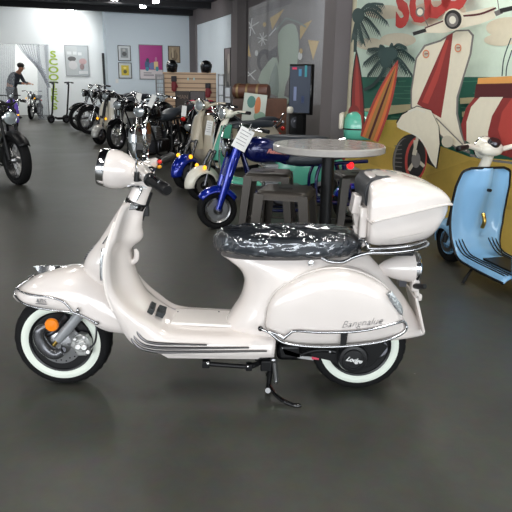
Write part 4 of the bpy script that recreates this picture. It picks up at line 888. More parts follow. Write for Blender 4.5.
# ================================================================== mural on the near right wall (a flat printed wall picture)
cols = {'sky': (226, 243, 226), 'cloud': (232, 222, 198), 'sea': (46, 112, 94), 'sea2': (84, 146, 122), 'foam': (214, 204, 162), 'sand': (246, 208, 104), 'sand2': (234, 194, 92), 'palm': (52, 76, 74),
        'maroon': (138, 48, 46), 'red': (176, 66, 58), 'orange': (222, 118, 66), 'tan': (176, 124, 64), 'cream': (228, 220, 198), 'cream2': (196, 188, 168), 'dark': (34, 32, 32), 'grey': (120, 116, 112), 'peach': (226, 162, 88), 'dkred': (84, 30, 32), 'light': (226, 222, 206)}
CI = {k: i for i, k in enumerate(cols)}
MM = [mat('mural_' + k, v, .55, var=.06, vs=25) for k, v in cols.items()]
mb = MB(); LYR = [0]
def mp_(pts, c, res=0, close=True):
    LYR[0] += 1; o = .004 + .0006 * LYR[0]
    q = [nr(x, y, o) for (x, y) in pts]
    if res: q = sm(q, res, True)
    mb.poly(q, CI[c])
def mline(pts, w, c, res=4):
    q = sm([V((x, y, 0)) for x, y in pts], res); L_ = []; R_ = []
    for i in range(len(q)):
        d = (q[min(i + 1, len(q) - 1)] - q[max(i - 1, 0)]).normalized(); n = V((-d.y, d.x, 0)) * w / 2; L_.append(q[i] + n); R_.append(q[i] - n)
    LYR[0] += 1; o = .004 + .0006 * LYR[0]; n = len(L_)
    mb.add([nr(p.x, p.y, o) for p in L_ + R_], [(i, i + 1, n + i + 1, n + i) for i in range(n - 1)], CI[c])
def mell(x, y, rx, ry, c, rot=0, n=28):
    mp_([(x + rx * math.cos(t) * math.cos(rot) - ry * math.sin(t) * math.sin(rot), y + rx * math.cos(t) * math.sin(rot) + ry * math.sin(t) * math.cos(rot)) for t in [2 * PI * k / n for k in range(n)]], c)
XR = 640
mp_([(351, -60), (XR, -200), (XR, 330), (440, 214), (346, 160)], 'sky')
for (x, y, rx, ry) in ((385, 12, 20, 7), (398, 40, 18, 7), (370, 44, 14, 6), (510, 28, 24, 11), (500, 40, 16, 6), (440, 10, 26, 9), (425, 22, 14, 4)): mell(x, y, rx, ry, 'cloud')
mp_([(345.5, 77), (XR, 77), (XR, 190), (440, 160), (343, 124)], 'sea')
for k in range(16):
    y = 81 + k * 2.4; x = 376 + (k * 37) % 60; mline([(x, y), (x + 14, y + .8), (x + 30, y)], .9, 'sea2', 2)
    x = 458 + (k * 23) % 50; mline([(x, y), (x + 9, y + .6), (x + 20, y)], .9, 'sea2', 2)
mp_([(343, 112), (382, 106), (412, 104), (412, 111), (380, 116), (343, 121)], 'foam'); mp_([(460, 98), (478, 97), (476, 103), (460, 104)], 'foam'); mp_([(462, 112), (475, 109), (475, 114), (462, 117)], 'foam')
mp_([(342, 152), (362, 150), (367, 136), (374, 120), (397, 120), (420, 132), (440, 146), (470, 157), (512, 160), (XR, 172), (XR, 330), (440, 214), (338, 157)], 'sand')
mp_([(376, 121), (396, 121), (401, 138), (399, 150), (382, 146), (368, 139)], 'foam') if 0 else None
mp_([(366, 140), (399, 150), (402, 176), (360, 160)], 'sand2'); mp_([(425, 176), (470, 160), (512, 168), (512, 210), (440, 200)], 'sand2')
# palms
def palm(cx, cy, trunk, fr):
    mline(trunk, 3.2, 'palm')
    for (dx, dy, sag) in fr:
        pts = [(cx, cy), (cx + dx * .5, cy + dy * .6 - sag), (cx + dx, cy + dy)]
        mline(pts, 1.6, 'palm', 5)
        q = sm([V((x, y, 0)) for x, y in pts], 8)
        for i in range(3, len(q)):
            l = 4.5 + 6 * math.sin(PI * i / len(q)); a = q[i]
            for s in (-.35, .45): mp_([(a.x - .6, a.y), (a.x + .6, a.y), (a.x + l * s, a.y + l)], 'palm')
palm(388, 55, [(388, 55), (384, 70), (374, 84), (364, 90)], [(-20, -6, 3), (-24, 8, 6), (-20, 20, 5), (-8, 22, 2), (8, 24, 3), (18, 16, 6), (26, 4, 8), (18, -8, 6), (-8, -10, 2), (4, -12, 1), (24, 20, 8)])
mell(388, 54, 10, 7, 'palm'); mell(386, 62, 6, 6, 'palm')
palm(357, 14, [(357, 14), (356, 30), (355, 52)], [(24, -4, 8), (30, 8, 9), (22, 18, 6), (12, 24, 3), (-4, 24, 2), (26, -10, 4), (6, 28, 0)])
mell(358, 16, 6, 8, 'palm')
mline([(511, 38), (504, 58), (502, 76)], 1.2, 'palm'); mline([(512, 50), (507, 66), (506, 76)], 1.2, 'palm')
# surfboards
def board(tip, bot, w, layers):
    for (k, c) in layers:
        n = 14; L_ = []; R_ = []; tx_, ty_ = tip; bx, by = bot; d = V((bx - tx_, by - ty_, 0)).normalized(); nn = V((-d.y, d.x, 0))
        for i in range(n + 1):
            t = i / n; hw = w * k * min(1, math.sin(min(1, t * 1.35) * PI / 2) ** .8) / 2; p = V((tx_ + (bx - tx_) * (t if k == 1 else .06 + t * .94), ty_ + (by - ty_) * (t if k == 1 else .06 + t * .94), 0))
            L_.append((p.x + nn.x * hw, p.y + nn.y * hw)); R_.append((p.x - nn.x * hw, p.y - nn.y * hw))
        mp_(L_ + R_[::-1], c)
board((356.5, 49), (358, 136), 14, [(1, 'dark'), (.85, 'maroon'), (.35, 'red')]); mell(354, 114, 6, 9, 'maroon'); mell(358, 118, 5, 7, 'red')
board((398, 60), (369, 139), 19.5, [(1, 'red'), (.76, 'orange'), (.46, 'tan'), (.12, 'dkred')])
# painted scooter
mp_([(440, 40), (456, 30), (469, 29.5), (474, 35), (471.5, 54), (464, 78), (458.5, 98), (458, 114), (462, 132), (470, 154), (455, 148), (440, 136), (410.5, 108), (410.5, 91), (415.5, 58), (424, 45)], 'grey')
mp_([(441, 41.5), (456, 31.5), (468, 31), (472, 36), (469.5, 54), (462.5, 77), (456.5, 97), (456, 114), (460, 132), (467, 151), (455, 146), (440, 134), (412, 107), (412, 91), (417, 58.5), (425.5, 46.5)], 'cream')
mp_([(447, 36), (453, 33), (448, 74), (441, 118), (417, 104), (432, 70)], 'maroon'); mp_([(446, 40), (449, 40), (438, 80), (428, 104), (422, 102), (436, 70)], 'red')
for (x, y) in ((426, 54), (458, 48)):
    mell(x, y, 3.4, 4.2, 'orange'); mell(x, y, 2.5, 3.2, 'cream2'); mline([(x - 1.6, y), (x + 2.2, y - .3)], 1.0, 'maroon', 2)
mp_([(396, 122), (402, 113.5), (417, 105.5), (431, 110), (439, 126), (441, 144), (437, 169), (427, 163), (425, 140), (418, 130), (399, 129)], 'dark')
mell(409.5, 160, 17, 26, 'dark', .1); mell(404, 160, 11, 22, 'grey', .1); mell(405.5, 160, 10.5, 22, 'dark', .1)
for k in range(9): mline([(394.5, 146 + k * 4), (402, 145 + k * 4.4)], .8, 'grey', 2)
mell(416, 159, 11, 22, 'red', .1); mell(416.5, 159, 9, 19, 'dark', .1)
for a in (0.4, 2.5, 4.6): mline([(416, 159), (416 + 9 * math.cos(a), 159 + 19 * math.sin(a))], 3.2, 'cream2', 2)
mell(416, 160, 4.5, 8, 'grey'); mline([(419, 133), (414, 155)], 4, 'cream2', 2); mline([(421, 132), (417, 150)], 1.6, 'dark', 2)
mp_([(396.5, 124), (402, 115), (417, 106.5), (431, 110.5), (438.5, 126), (439.5, 144), (436, 168), (431, 160), (426, 148), (419, 138), (410, 133), (400, 129)], 'cream'); mline([(397, 126), (401, 128.6), (410, 132.6), (419, 137.6), (426, 147.6), (431, 159.6), (436, 167)], 1.4, 'light'); mline([(408, 112), (416, 109), (425, 112)], 2.4, 'light')
mell(447.5, 141.5, 6, 6, 'cream2')
mline([(436, 118), (450, 132), (470, 152)], 1.2, 'grey')
# painted handlebar and lamp
mp_([(424.5, 33), (424.5, 27), (445, 19), (462, 13), (494, 6.5), (495.5, 18), (480, 24), (462, 28), (445, 33)], 'cream'); mline([(425, 28), (446, 20), (460, 15)], 1.4, 'dkred'); mline([(462, 16), (480, 14), (496, 8)], 2, 'dkred')
mline([(413, 34), (426, 30)], 3.6, 'dark', 2); mline([(495, 14), (502, 11)], 5, 'grey', 2); mline([(500, 11), (XR, -22)], 4.6, 'dark', 2)
mell(420, 12, 4.5, 5, 'grey'); mell(420, 12, 3, 3.4, 'cream'); mline([(423, 15), (428, 26)], .8, 'grey', 2); mline([(497, -4), (499, 10)], .9, 'grey', 2)
mell(453.5, 19.5, 10.5, 11, 'cream'); mell(453, 19.5, 8.6, 9.6, 'dark'); mell(452.5, 20, 6, 7, 'grey'); mell(452.5, 20, 3.4, 4, 'light')
# painted red and cream seat body
mp_([(478, 78), (512, 76), (560, 74), (560, 84), (477, 86)], 'peach'); mp_([(476, 84), (560, 82), (560, 100), (474, 99)], 'dkred')
mp_([(474, 98), (560, 98), (XR, 120), (XR, 175), (512, 158), (486, 150), (464, 140), (461, 125), (466, 108)], 'maroon')
mp_([(480, 97), (503, 97), (492, 116), (488, 132), (488, 149), (474, 146), (466.5, 141), (466.5, 122), (471, 107)], 'cream'); mp_([(512, 98), (540, 98), (520, 118), (514, 140), (506, 154), (498, 130), (502, 112)], 'red')
mline([(470, 155), (490, 160), (512, 163), (560, 170)], 2.4, 'grey')
MU = mb.build('wall_mural', MM, None, ang=180); tag(MU, 'large beach mural with painted cream and red scooter, palms and surfboards', 'mural')
mu_u = -ew  # reading direction on this wall
sl = (nr(455, 0) - nr(400, 20)).normalized()
for ch, x, y in (('S', 402.5, 9), ('C', 420, 3.5), ('O', 437.5, -2.5), ('O', 455.5, -9)):
    text('mural_lettering', ch, mat('mural_letter_red', (186, 62, 58), .55), nr(x, y, .15), sl, (0, 0, 1), .46, MU, .001, 0, .024, width=1.0)

# ================================================================== banner under clear plastic in the alcove
bc = {'ground': (122, 118, 116), 'ground2': (98, 95, 95), 'gold': (206, 176, 108), 'green': (172, 190, 172), 'green2': (128, 148, 136), 'dark': (40, 40, 44), 'white': (225, 228, 226)}
BI = {k: i for i, k in enumerate(bc)}; BM = [mat('banner_' + k, v, .6, var=.06, vs=14) for k, v in bc.items()]
bb = MB(); LB = [0]
BP0 = fr_(285, 60)
def bp_(pts, c, res=0):
    LB[0] += 1; q = [onplane(x, y, FR0 + nw * (.05 + .0012 * LB[0]), nw) for x, y in pts]; bb.poly(sm(q, res, True) if res else q, BI[c])
def bline(pts, w, c):
    for (a, b_) in zip(pts[:-1], pts[1:]):
        d = V((b_[0] - a[0], b_[1] - a[1], 0)).normalized(); n = V((-d.y, d.x, 0)) * w / 2; bp_([(a[0] + n.x, a[1] + n.y), (b_[0] + n.x, b_[1] + n.y), (b_[0] - n.x, b_[1] - n.y), (a[0] - n.x, a[1] - n.y)], c)
bp_([(248.5, 8), (328, -22), (326, 165), (247, 128)], 'ground'); bp_([(249, 18), (252, 17), (249.5, 120), (247.5, 118)], 'ground2')
bp_([(251, 11), (292, -5), (292, 3), (252, 18)], 'ground2')
for tri in ([(270, 18), (284, 9), (272, 30)], [(300, 26), (312, 20), (300, 40)], [(308, 40), (319, 41), (313, 60)], [(248.5, 44), (251, 57), (248, 56)]): bp_(tri, 'gold')
for (x, y) in ((262.5, 39),):
    for k in range(4): a = PI * k / 4 + .2; bline([(x - 5 * math.cos(a), y - 7 * math.sin(a)), (x + 5 * math.cos(a), y + 7 * math.sin(a))], .8, 'white')
for a, b_ in (((249, 22), (255, 34)), ((249, 28), (259, 22)), ((252, 18), (250, 36)), ((248, 76), (256, 70)), ((248, 72), (255, 80)), ((269, 36), (276, 28))): bline([a, b_], 1, 'white')
for (x, y, rx, ry, c) in ((265, 61, 8, 12, 'dark'), (265, 62, 5, 8, 'ground2'), (256.5, 53, 1.6, 3, 'white'), (300, 56, 2.4, 4, 'white'), (264.5, 24.5, 1.6, 2.4, 'gold'), (301, 51, 1.6, 2.6, 'gold')): bp_([(x + rx * math.cos(t), y + ry * math.sin(t)) for t in [2 * PI * k / 20 for k in range(20)]], c)
bp_([(266, 54), (277, 46), (277, 56), (268, 62)], 'dark')
bp_([(278, 34), (288, 24), (296, 26), (299, 44), (297, 66), (296, 100), (278, 100), (279, 62)], 'green', 2); bp_([(258, 80), (268, 62), (277, 58), (281, 84), (270, 94)], 'green', 2); bp_([(268, 88), (276, 62), (279, 84), (277, 96)], 'green2', 2)
bp_([(284, 96), (290, 74), (297, 72), (298, 96)], 'ground2', 2); bline([(276, 30), (286, 18), (298, 22), (306, 27)], 1.6, 'green2')
BN = bb.build('scooter_banner', BM, None, ang=180); tag(BN, 'grey banner with pale green scooter drawing and gold triangles in the alcove', 'banner')
pm = bpy.data.materials.new('clear_sheet'); pm.use_nodes = True; nt = pm.node_tree; nt.nodes.clear()
o_ = nt.nodes.new('ShaderNodeOutputMaterial'); mi = nt.nodes.new('ShaderNodeMixShader'); t1 = nt.nodes.new('ShaderNodeBsdfTransparent'); g1 = nt.nodes.new('ShaderNodeBsdfPrincipled')
g1.inputs['Base Color'].default_value = (.8, .83, .88, 1); g1.inputs['Roughness'].default_value = .3; mi.inputs[0].default_value = .2
nt.links.new(t1.outputs[0], mi.inputs[1]); nt.links.new(g1.outputs[0], mi.inputs[2]); nt.links.new(mi.outputs[0], o_.inputs[0])
pa = fr_(249, 20, .12); pb = fr_(325, 20, .12); zt_ = fr_(249, 9, .12).z; b = MB(); g = []
for i in range(60):
    t = i / 59; p = pa.lerp(pb, t); fold = .03 * math.sin(t * 40) * math.exp(-((t - .38) / .14) ** 2) + .012 * math.sin(t * 23)
    g.append([V((p.x + nw.x * fold, p.y + nw.y * fold, .9 + (zt_ + .25 * t - .9) * k / 8)) for k in range(9)])
b.sheet(g); tag(b.build('plastic_sheet', pm, None, ang=180), 'clear plastic sheet hanging in folds over the grey banner', 'plastic sheet')

# ================================================================== table and stools
MARB = mat('marbled_grey_top', (168, 164, 160), .25, 0, .4, .28, 7)
tp = fl(329, 144, .86); t = thing('bar_table', 'round grey marbled table on a black pedestal', 'table', (tp.x, tp.y, 0))
rr0 = .5 * (at(385, 145, tp.y) - at(273, 145, tp.y)).length
b = MB(); b.lathe([(0, .86), (rr0 - .008, .86), (rr0, .852), (rr0, .815), (rr0 - .01, .808), (0, .808)], (0, 0, 0), (0, 0, 1), 72); b.build('tabletop', MARB, t)
b = MB(); b.lathe([(0, .808), (.16, .808), (.16, .795), (.045, .785), (.045, .04), (.06, .035), (0, .035)], (0, 0, 0), (0, 0, 1), 28); b.build('pedestal', BLACKP, t)
b = MB(); b.lathe([(0, .04), (.08, .04), (.21, .015), (.21, 0), (0, 0)], (0, 0, 0), (0, 0, 1), 40); b.build('base', BLACKP, t)
GUNM = mat('bronze_gunmetal', (62, 58, 54), .38, .6, var=.1)
def stool(px, py, lab, rz):
    p = fl(px, py, .61); t = thing('metal_stool', lab, 'stool', (p.x, p.y, 0), rz, 'metal stools round the table')
    def sq(h, z, r): 
        out = []
        for (sx, sy_) in ((1, 1), (-1, 1), (-1, -1), (1, -1)):
            for k in range(6):
                a = math.atan2(sy_, sx) - PI / 4 + PI / 2 * k / 5; out.append(V((sx * (h - r) + r * math.cos(a), sy_ * (h - r) + r * math.sin(a), z)))
        return out
    b = MB(); b.loft([sq(.172, .555, .04), sq(.165, .595, .04), sq(.155, .608, .045), sq(.13, .612, .04), sq(.02, .606, .01)], True, True, True); s_ = b.build('seat', GUNM, t, ang=50)
    b = MB(); b.box((0, 0, .6115), (.09, .025, .003)); b.build('handle_slot', BLACKP, s_)
    for sx in (-1, 1):
        for sy_ in (-1, 1):
            b = MB(); top = V((sx * .145, sy_ * .145, .59)); bot = V((sx * .205, sy_ * .205, .0))
            f = lambda c, k: [c + V((sx * .022 * k, sy_ * .022 * k, 0)), c + V((sx * .022 * k, -sy_ * .03 * k, 0)), c + V((sx * .012 * k, -sy_ * .03 * k, 0)), c + V((sx * .010 * k, sy_ * .010 * k, 0)), c + V((-sx * .03 * k, sy_ * .012 * k, 0)), c + V((-sx * .03 * k, sy_ * .022 * k, 0))]
            b.loft([f(top, 1.25), f(bot, .85)]); b.build('leg', GUNM, t)
    for a in range(4):
        M = Matrix.Rotation(a * PI / 2, 3, 'Z'); b = MB(); b.tube([M @ V((.185, -.185, .2)), M @ V((.185, .185, .2))], .009, 8); b.build('footrest', GUNM, t)
stool(286, 188, 'dark metal stool nearest the white scooter seat, left of the pedestal', R(-14))
stool(269, 171, 'dark metal stool farther back, beside the blue motorcycle tank', R(-8))
stool(357, 172.5, 'dark metal stool on the right of the pedestal, behind the white top case', R(10))

# ================================================================== things before the alcove
WOOD = mat('brown_wood', (98, 62, 42), .5, var=.3, vs=9); WOOD2 = mat('dark_brown_wood', (74, 52, 40), .5, var=.3, vs=9)
YB = 10.7
def bx_px(name, lab, cat, x0, x1, y0, Y, dep, mt, yaw=0, zb_=0, **k):
    a = at(x0, y0, Y); b_ = at(x1, y0, Y); w = (b_ - a).length; h = a.z - zb_; b = MB(); b.box((0, 0, h / 2), (w, dep, h)); o = b.build(name, mt, None, loc=((a.x + b_.x) / 2, Y + dep / 2, zb_), bevel=.006, rz=yaw); return tag(o, lab, cat), h, w
cab, ch_, cw = bx_px('wooden_cabinet', 'brown wooden cabinet in front of the plastic-covered banner', 'cabinet', 263, 287, 98.5, YB, .5, WOOD)
b = MB(); b.box((-.02, -.006, ch_ * .5), (cw * .8, .012, ch_ * .86)); dr_ = b.build('door', WOOD, cab, bevel=.003); b = MB(); b.ell((.11, -.02, ch_ * .55), .012, .012, .012, 10, 8); b.build('knob', STEEL, dr_)
bn, bh, bw = bx_px('wooden_bench', 'long dark wooden bench carrying the brown leather roll', 'bench', 233, 262.5, 98.5, YB + .1, .4, WOOD2)
ct = at(234, 87, YB + .25); ce = at(266.5, 90, YB + .05)
b = MB(); rad = .125; a_ = V((ct.x, ct.y, bh + rad)); e_ = V((ce.x + .04, ce.y, bh + rad)); a_.z = max(a_.z, 0)
dirr = (e_ - a_).normalized(); Lr = (e_ - a_).length
b.lathe([(0, 0), (rad * .8, 0), (rad, .03), (rad * .97, Lr * .3), (rad, Lr * .6), (rad * 1.02, Lr - .03), (rad * .9, Lr), (0, Lr)], (0, 0, 0), dirr, 28)
lr = b.build('leather_roll', mat('brown_leather', (92, 58, 44), .45, bump=.2, bs=30), None, loc=a_); tag(lr, 'brown leather roll lying on the wooden bench', 'leather roll')
for k in (.15, .42, .72):
    b = MB(); b.lathe([(rad * 1.0, Lr * k - .02), (rad * 1.05, Lr * k - .02), (rad * 1.05, Lr * k + .02), (rad * 1.0, Lr * k + .02)], (0, 0, 0), dirr, 24, closed=True); b.build('strap', mat('worn_brass', (150, 128, 92), .4, .6), lr)
pa = at(241, 121, 10.15); w_ = (at(264, 121, 10.15) - pa).length
b = MB(); b.box((0, 0, .24), (w_, .02, .52)); b2 = [((-.08, .35), .1, .12, 3), ((.06, .2), .12, .2, 1), ((.1, .36), .06, .1, 2), ((-.1, .15), .14, .1, 3)]
ap = b.build('art_panel', mat('panel_white_green', (186, 194, 184), .4, var=.15, vs=6), None, loc=(pa.x + w_ / 2, 10.15, pa.z - .05)); ap.rotation_euler = (R(-14), R(6), 0); tag(ap, 'pale painted panel leaning before the wooden bench', 'picture')
for (px_, pz_, sx_, sz_, c) in ((-.06, .36, .07, .1, (70, 120, 110)), (.05, .30, .05, .16, (190, 110, 60)), (.10, .14, .10, .08, (120, 150, 130))):
    b = MB(); b.ell((px_, -.012, pz_), sx_, .004, sz_, 14, 8); b.build('painted_shape', mat('panel_paint_%d' % c[0], c, .5), ap)
crate, h2, w2 = bx_px('wooden_crate', 'dark wooden crate under the leaning painted panel', 'crate', 238, 262, 119, 10.25, .35, WOOD2)
# standing screen
ps = at(297.5, 64, 9.2); t = thing('display_screen', 'tall dark display screen on a black stand before the column', 'screen', (ps.x + .05, 9.2, 0), R(-38))
hs = ps.z; b = MB(); b.box((0, .03, hs - .36), (.40, .07, .72)); b.build('housing', BLACKG, t, bevel=.008)
b = MB(); b.box((0, -.008, hs - .36), (.36, .006, .66)); sp = b.build('screen_panel', mat('screen_glow', (62, 68, 80), .15, emit=.35), t)
for (x, z, sx_, sz_, c) in ((-.1, -.06, .08, .03, (190, 60, 90)), (.0, -.12, .05, .10, (70, 120, 150)), (.1, -.1, .04, .16, (60, 130, 140)), (-.08, -.42, .05, .2, (110, 120, 150)), (.06, -.5, .05, .1, (50, 60, 90))):
    b = MB(); b.box((x, -.012, hs + z), (sx_, .002, sz_)); b.build('screen_picture', mat('screen_px_%d_%d' % (c[0], c[2]), c, .3, emit=.3), sp)
b = MB(); b.box((0, .06, (hs - .7) / 2), (.12, .08, hs - .7)); b.build('stand', BLACKP, t)
b = MB(); b.box((0, .06, .02), (.5, .4, .04)); b.build('base', BLACKP, t, bevel=.01)
spk, h3, w3 = bx_px('speaker_cabinet', 'black loudspeaker cabinet under the display screen', 'speaker', 290, 303, 112, 9.75, .3, BLACKP); b = MB(); b.lathe([(.09, 0), (.08, -.012), (.03, .005), (0, .0)], (0, -.151, h3 - .16), (0, -1, 0), 24); b.build('speaker_cone', DSTEEL, spk)

# ================================================================== slatwall stand, racks, helmets
YS = 13.2
SLAT = bpy.data.materials.new('slatwall_wood'); SLAT.use_nodes = True; nt = SLAT.node_tree; bsd = nt.nodes['Principled BSDF']; tcn = nt.nodes.new('ShaderNodeTexCoord'); wv = nt.nodes.new('ShaderNodeTexWave'); wv.wave_type = 'BANDS'; wv.bands_direction = 'Z'; wv.inputs['Scale'].default_value = 3.4; wv.inputs['Distortion'].default_value = .2
nt.links.new(tcn.outputs['Object'], wv.inputs['Vector']); crr = nt.nodes.new('ShaderNodeValToRGB'); crr.color_ramp.elements[0].color = (.25, .15, .09, 1); crr.color_ramp.elements[0].position = .05; crr.color_ramp.elements[1].color = (.60, .42, .27, 1); crr.color_ramp.elements[1].position = .22
nt.links.new(wv.outputs['Fac'], crr.inputs[0]); nt.links.new(crr.outputs[0], bsd.inputs['Base Color']); bsd.inputs['Roughness'].default_value = .55
pL = at(163, 72, YS); pR = at(216, 72.8, YS); wS = (pR - pL).length; cS = (pL + pR) / 2
t = thing('slatwall_stand', 'tan slatwall display stand carrying signs and helmets', 'display stand', (cS.x, YS, 0))
b = MB(); b.box((0, 0, cS.z / 2 + .05), (wS, .08, cS.z - .1)); b.build('slat_panel', SLAT, t)
b = MB(); b.box((0, -.22, .06), (wS, .5, .12)); b.build('base', WOOD2, t)
zsh = at(190, 112, YS - .25).z; b = MB(); b.box((0, -.17, zsh), (wS * .94, .28, .03)); b.build('shelf', WOOD, t)
def onS(px, py, off=.05): return at(px, py, YS - off)
def sign(px0, px1, py0, py1, lab, col, txt=None, tcol=None):
    a = onS(px0, py1); c = onS(px1, py0); w = c.x - a.x; h = c.z - a.z
    b = MB(); b.box((0, 0, 0), (w, .02, h)); o = b.build('sign', mat('sign_%d%d' % (col[0], col[1]), col, .6, var=.3, vs=30), None, loc=((a.x + c.x) / 2, YS - .052, (a.z + c.z) / 2)); tag(o, lab, 'sign')
    if txt: text('lettering', txt, mat('sign_lettering', tcol, .6), (0, -.0115, h * .16), (1, 0, 0), (0, 0, 1), w * .36, o, .001, 0, .002)
    b = MB()
    for (x, z, sx_, sz_) in ((0, h / 2, w, .015), (0, -h / 2, w, .015)): b.box((x, -.004, z), (sx_, .026, sz_))
    for x in (-w / 2, w / 2): b.box((x, -.004, 0), (.015, .026, h))
    b.build('frame', BLACKP, o)
    return o, w, h
sign(176, 189.5, 91.5, 108, 'dark plaque reading MAN on the slatwall', (62, 54, 50), 'MAN', (128, 112, 98))
o, w, h = sign(190.5, 205, 91.5, 108, 'grey plaque with a picture on the slatwall', (96, 90, 90)); b = MB(); b.ell((.0, -.012, -.02), w * .3, .003, h * .14, 14, 8); b.build('printed_picture', BLACKP, o)
for px_, lab in ((188, 'small pale price card on the slatwall, left of two'), (194, 'small pale price card on the slatwall, right of two')):
    b = MB(); b.box((0, 0, 0), (.03, .006, .05)); tag(b.build('price_card', mat('card_cyan', (170, 205, 205), .6), None, loc=onS(px_, 79, .046)), lab, 'price card')
def glove(px, py0, py1, lab, cat='glove'):
    a = onS(px, py0); c = onS(px, py1); h = a.z - c.z; t = thing('riding_glove', lab, cat, (a.x, YS - .04, c.z), 0)
    b = MB(); b.box((0, -.04, h * .82), (.11, .07, h * .36)); b.build('cuff', mat('glove_black', (34, 30, 38), .6), t, bevel=.015)
    b = MB(); b.ell((0, -.045, h * .38), .055, .035, h * .36, 14, 10, .8); b.build('palm', mat('glove_red', (122, 34, 42), .6), t)
    for k in range(4):
        b = MB(); b.tube([(-.04 + k * .026, -.05, h * .25), (-.042 + k * .027, -.055, h * .04 + abs(k - 1.5) * .012)], [.014, .011], 8); b.build('finger', mat('glove_red', (122, 34, 42), .6), t)
    b = MB(); b.tube([(.05, -.045, h * .5), (.075, -.055, h * .3)], [.016, .012], 8); b.build('thumb', mat('glove_red', (122, 34, 42), .6), t)
glove(174, 76, 92, 'dark red riding glove hanging at the left end of the slatwall'); glove(208, 83, 98, 'dark red riding glove hanging at the right end of the slatwall')
def helmet(p, lab, col, s=1.0, rz=0):
    t = thing('helmet', lab, 'helmet', p, rz, None, s); m_ = mat('helmet_%d_%d' % (col[0], col[1]), col, .15, 0, .8)
    b = MB(); rings = []
    for (z, rx, ry, dx) in ((0, .085, .09, 0), (.005, .105, .105, 0), (.06, .125, .115, .0), (.12, .135, .122, 0), (.17, .13, .12, 0), (.22, .105, .10, 0), (.25, .065, .065, 0), (.262, .015, .015, 0)):
        rings.append([V((dx + rx * math.cos(a), ry * math.sin(a), z)) for a in [2 * PI * k / 28 for k in range(28)]])
    b.loft(rings); b.build('shell', m_, t, ang=70)
    b = MB(); g = []
    for (z, r_) in ((.10, 1.03), (.14, 1.05), (.18, 1.03)):
        g.append([V((.134 * r_ * math.cos(a), .121 * r_ * math.sin(a), z)) for a in [R(-75) + R(150) * k / 16 for k in range(17)]])
    b.sheet(g); b.build('visor', mat('visor_smoke', (60, 64, 70), .05, .6), t, solid=.004)
    b = MB(); b.tube([(.05, .1, .02), (.07, .03, -.0), (.07, -.03, -.0), (.05, -.1, .02)], .006, 6, res=3); b.build('chin_strap', BLACKP, t)
for px_, rz, lab in ((172, -1.2, 'black helmet on top of the slatwall, at its left end'), (206, -.9, 'black helmet on top of the slatwall, at its right end')):
    q = at(px_, 73.5, YS); helmet(V((q.x, YS, cS.z)), lab, (16, 16, 18), .95, rz)
for px_, lab in ((192.5, 'pink and white helmet on the slatwall shelf under the grey plaque'), (210, 'pink helmet at the right end of the slatwall shelf')):
    q = at(px_, 110, YS - .2); helmet(V((q.x, YS - .18, zsh + .016)), lab, (215, 70, 100), .9, -1.2)
def wire_rack(x0, x1, y0, Y, lab, n, mt):
    a = at(x0, y0, Y); c = at(x1, y0, Y); w = c.x - a.x; t = thing('wire_rack', lab, 'rack', ((a.x + c.x) / 2, Y, 0))
    for s in (-1, 1):
        b = MB(); b.tube([(s * w / 2, 0, 0), (s * w / 2, 0, a.z)], .016, 8); b.build('post', mt, t)
        b = MB(); b.tube([(s * w / 2, -.2, .02), (s * w / 2, .2, .02)], .016, 8); b.build('foot', mt, t)
    b = MB()
    for k in range(n): z = .3 + (a.z - .32) * k / (n - 1); b.tube([(-w / 2, 0, z), (w / 2, 0, z)], .006, 6)
    for k in range(1, 4): x = -w / 2 + w * k / 4; b.tube([(x, 0, .25), (x, 0, a.z - .01)], .005, 6)
    b.build('grid', mt, t); return t, w, a.z
RKW = mat('white_wire', (214, 218, 222), .4)
wire_rack(156, 163.5, 74, 13.0, 'chrome wire rack at the left end of the slatwall', 14, STEEL)
for (x0, x1, lab) in ((218.5, 223.5, 'tall white wire rack next to the slatwall, left of two'), (225, 230.5, 'tall white wire rack next to the big framed picture, right of two')):
    tt, w, hh = wire_rack(x0, x1, 74 if x0 < 220 else 86, 12.6, lab, 12, STEEL)
    for k in range(5):
        b = MB(); b.box((0, -.02, hh - .12 - k * .2), (w * .86, .012, .17)); b.build('white_panel', RKW, tt)
# ================================================================== pictures on the back walls
def frame(x0, x1, y0, y1, lab, plane, nrm, udir, fcol, bg, shapes, cat='picture', fw=.02, name='framed_picture'):
    a = plane(x0, y1); c = plane(x1, y0); w = abs((c - a).dot(udir)); h = c.z - a.z; mid = (a + c) / 2
    rz = math.atan2(udir.y, udir.x); t = thing(name, lab, cat, mid, rz)
    b = MB(); b.box((0, -.012, 0), (w, .02, h)); b.build('print', mat('print_%d_%d_%d' % bg, bg, .35, 0, .3, var=.05), t)
    b = MB()
    for s in (-1, 1): b.box((s * w / 2, -.015, 0), (fw, .034, h + fw)); b.box((0, -.015, s * h / 2), (w, .034, fw))
    b.build('frame', mat('frame_%d' % fcol[0], fcol, .4), t)
    for i, (sx0, sx1, sz0, sz1, c_, kind) in enumerate(shapes):
        b = MB(); cx_ = (sx0 + sx1) / 2 * w - w / 2; cz_ = (sz0 + sz1) / 2 * h - h / 2
        y_ = -.0245 - i * .0012
        if kind == 'b': b.box((cx_, y_, cz_), ((sx1 - sx0) * w, .003, (sz1 - sz0) * h))
        else: b.ell((cx_, y_, cz_), (sx1 - sx0) * w / 2, .002, (sz1 - sz0) * h / 2, 16, 8)
        b.build('printed_shape', mat('ink_%d_%d_%d' % c_, c_, .4), t)
    return t
bkp = lambda x, y: bk(x, y, .002); bkf = lambda x, y: bk(x, y, OFF + .002)
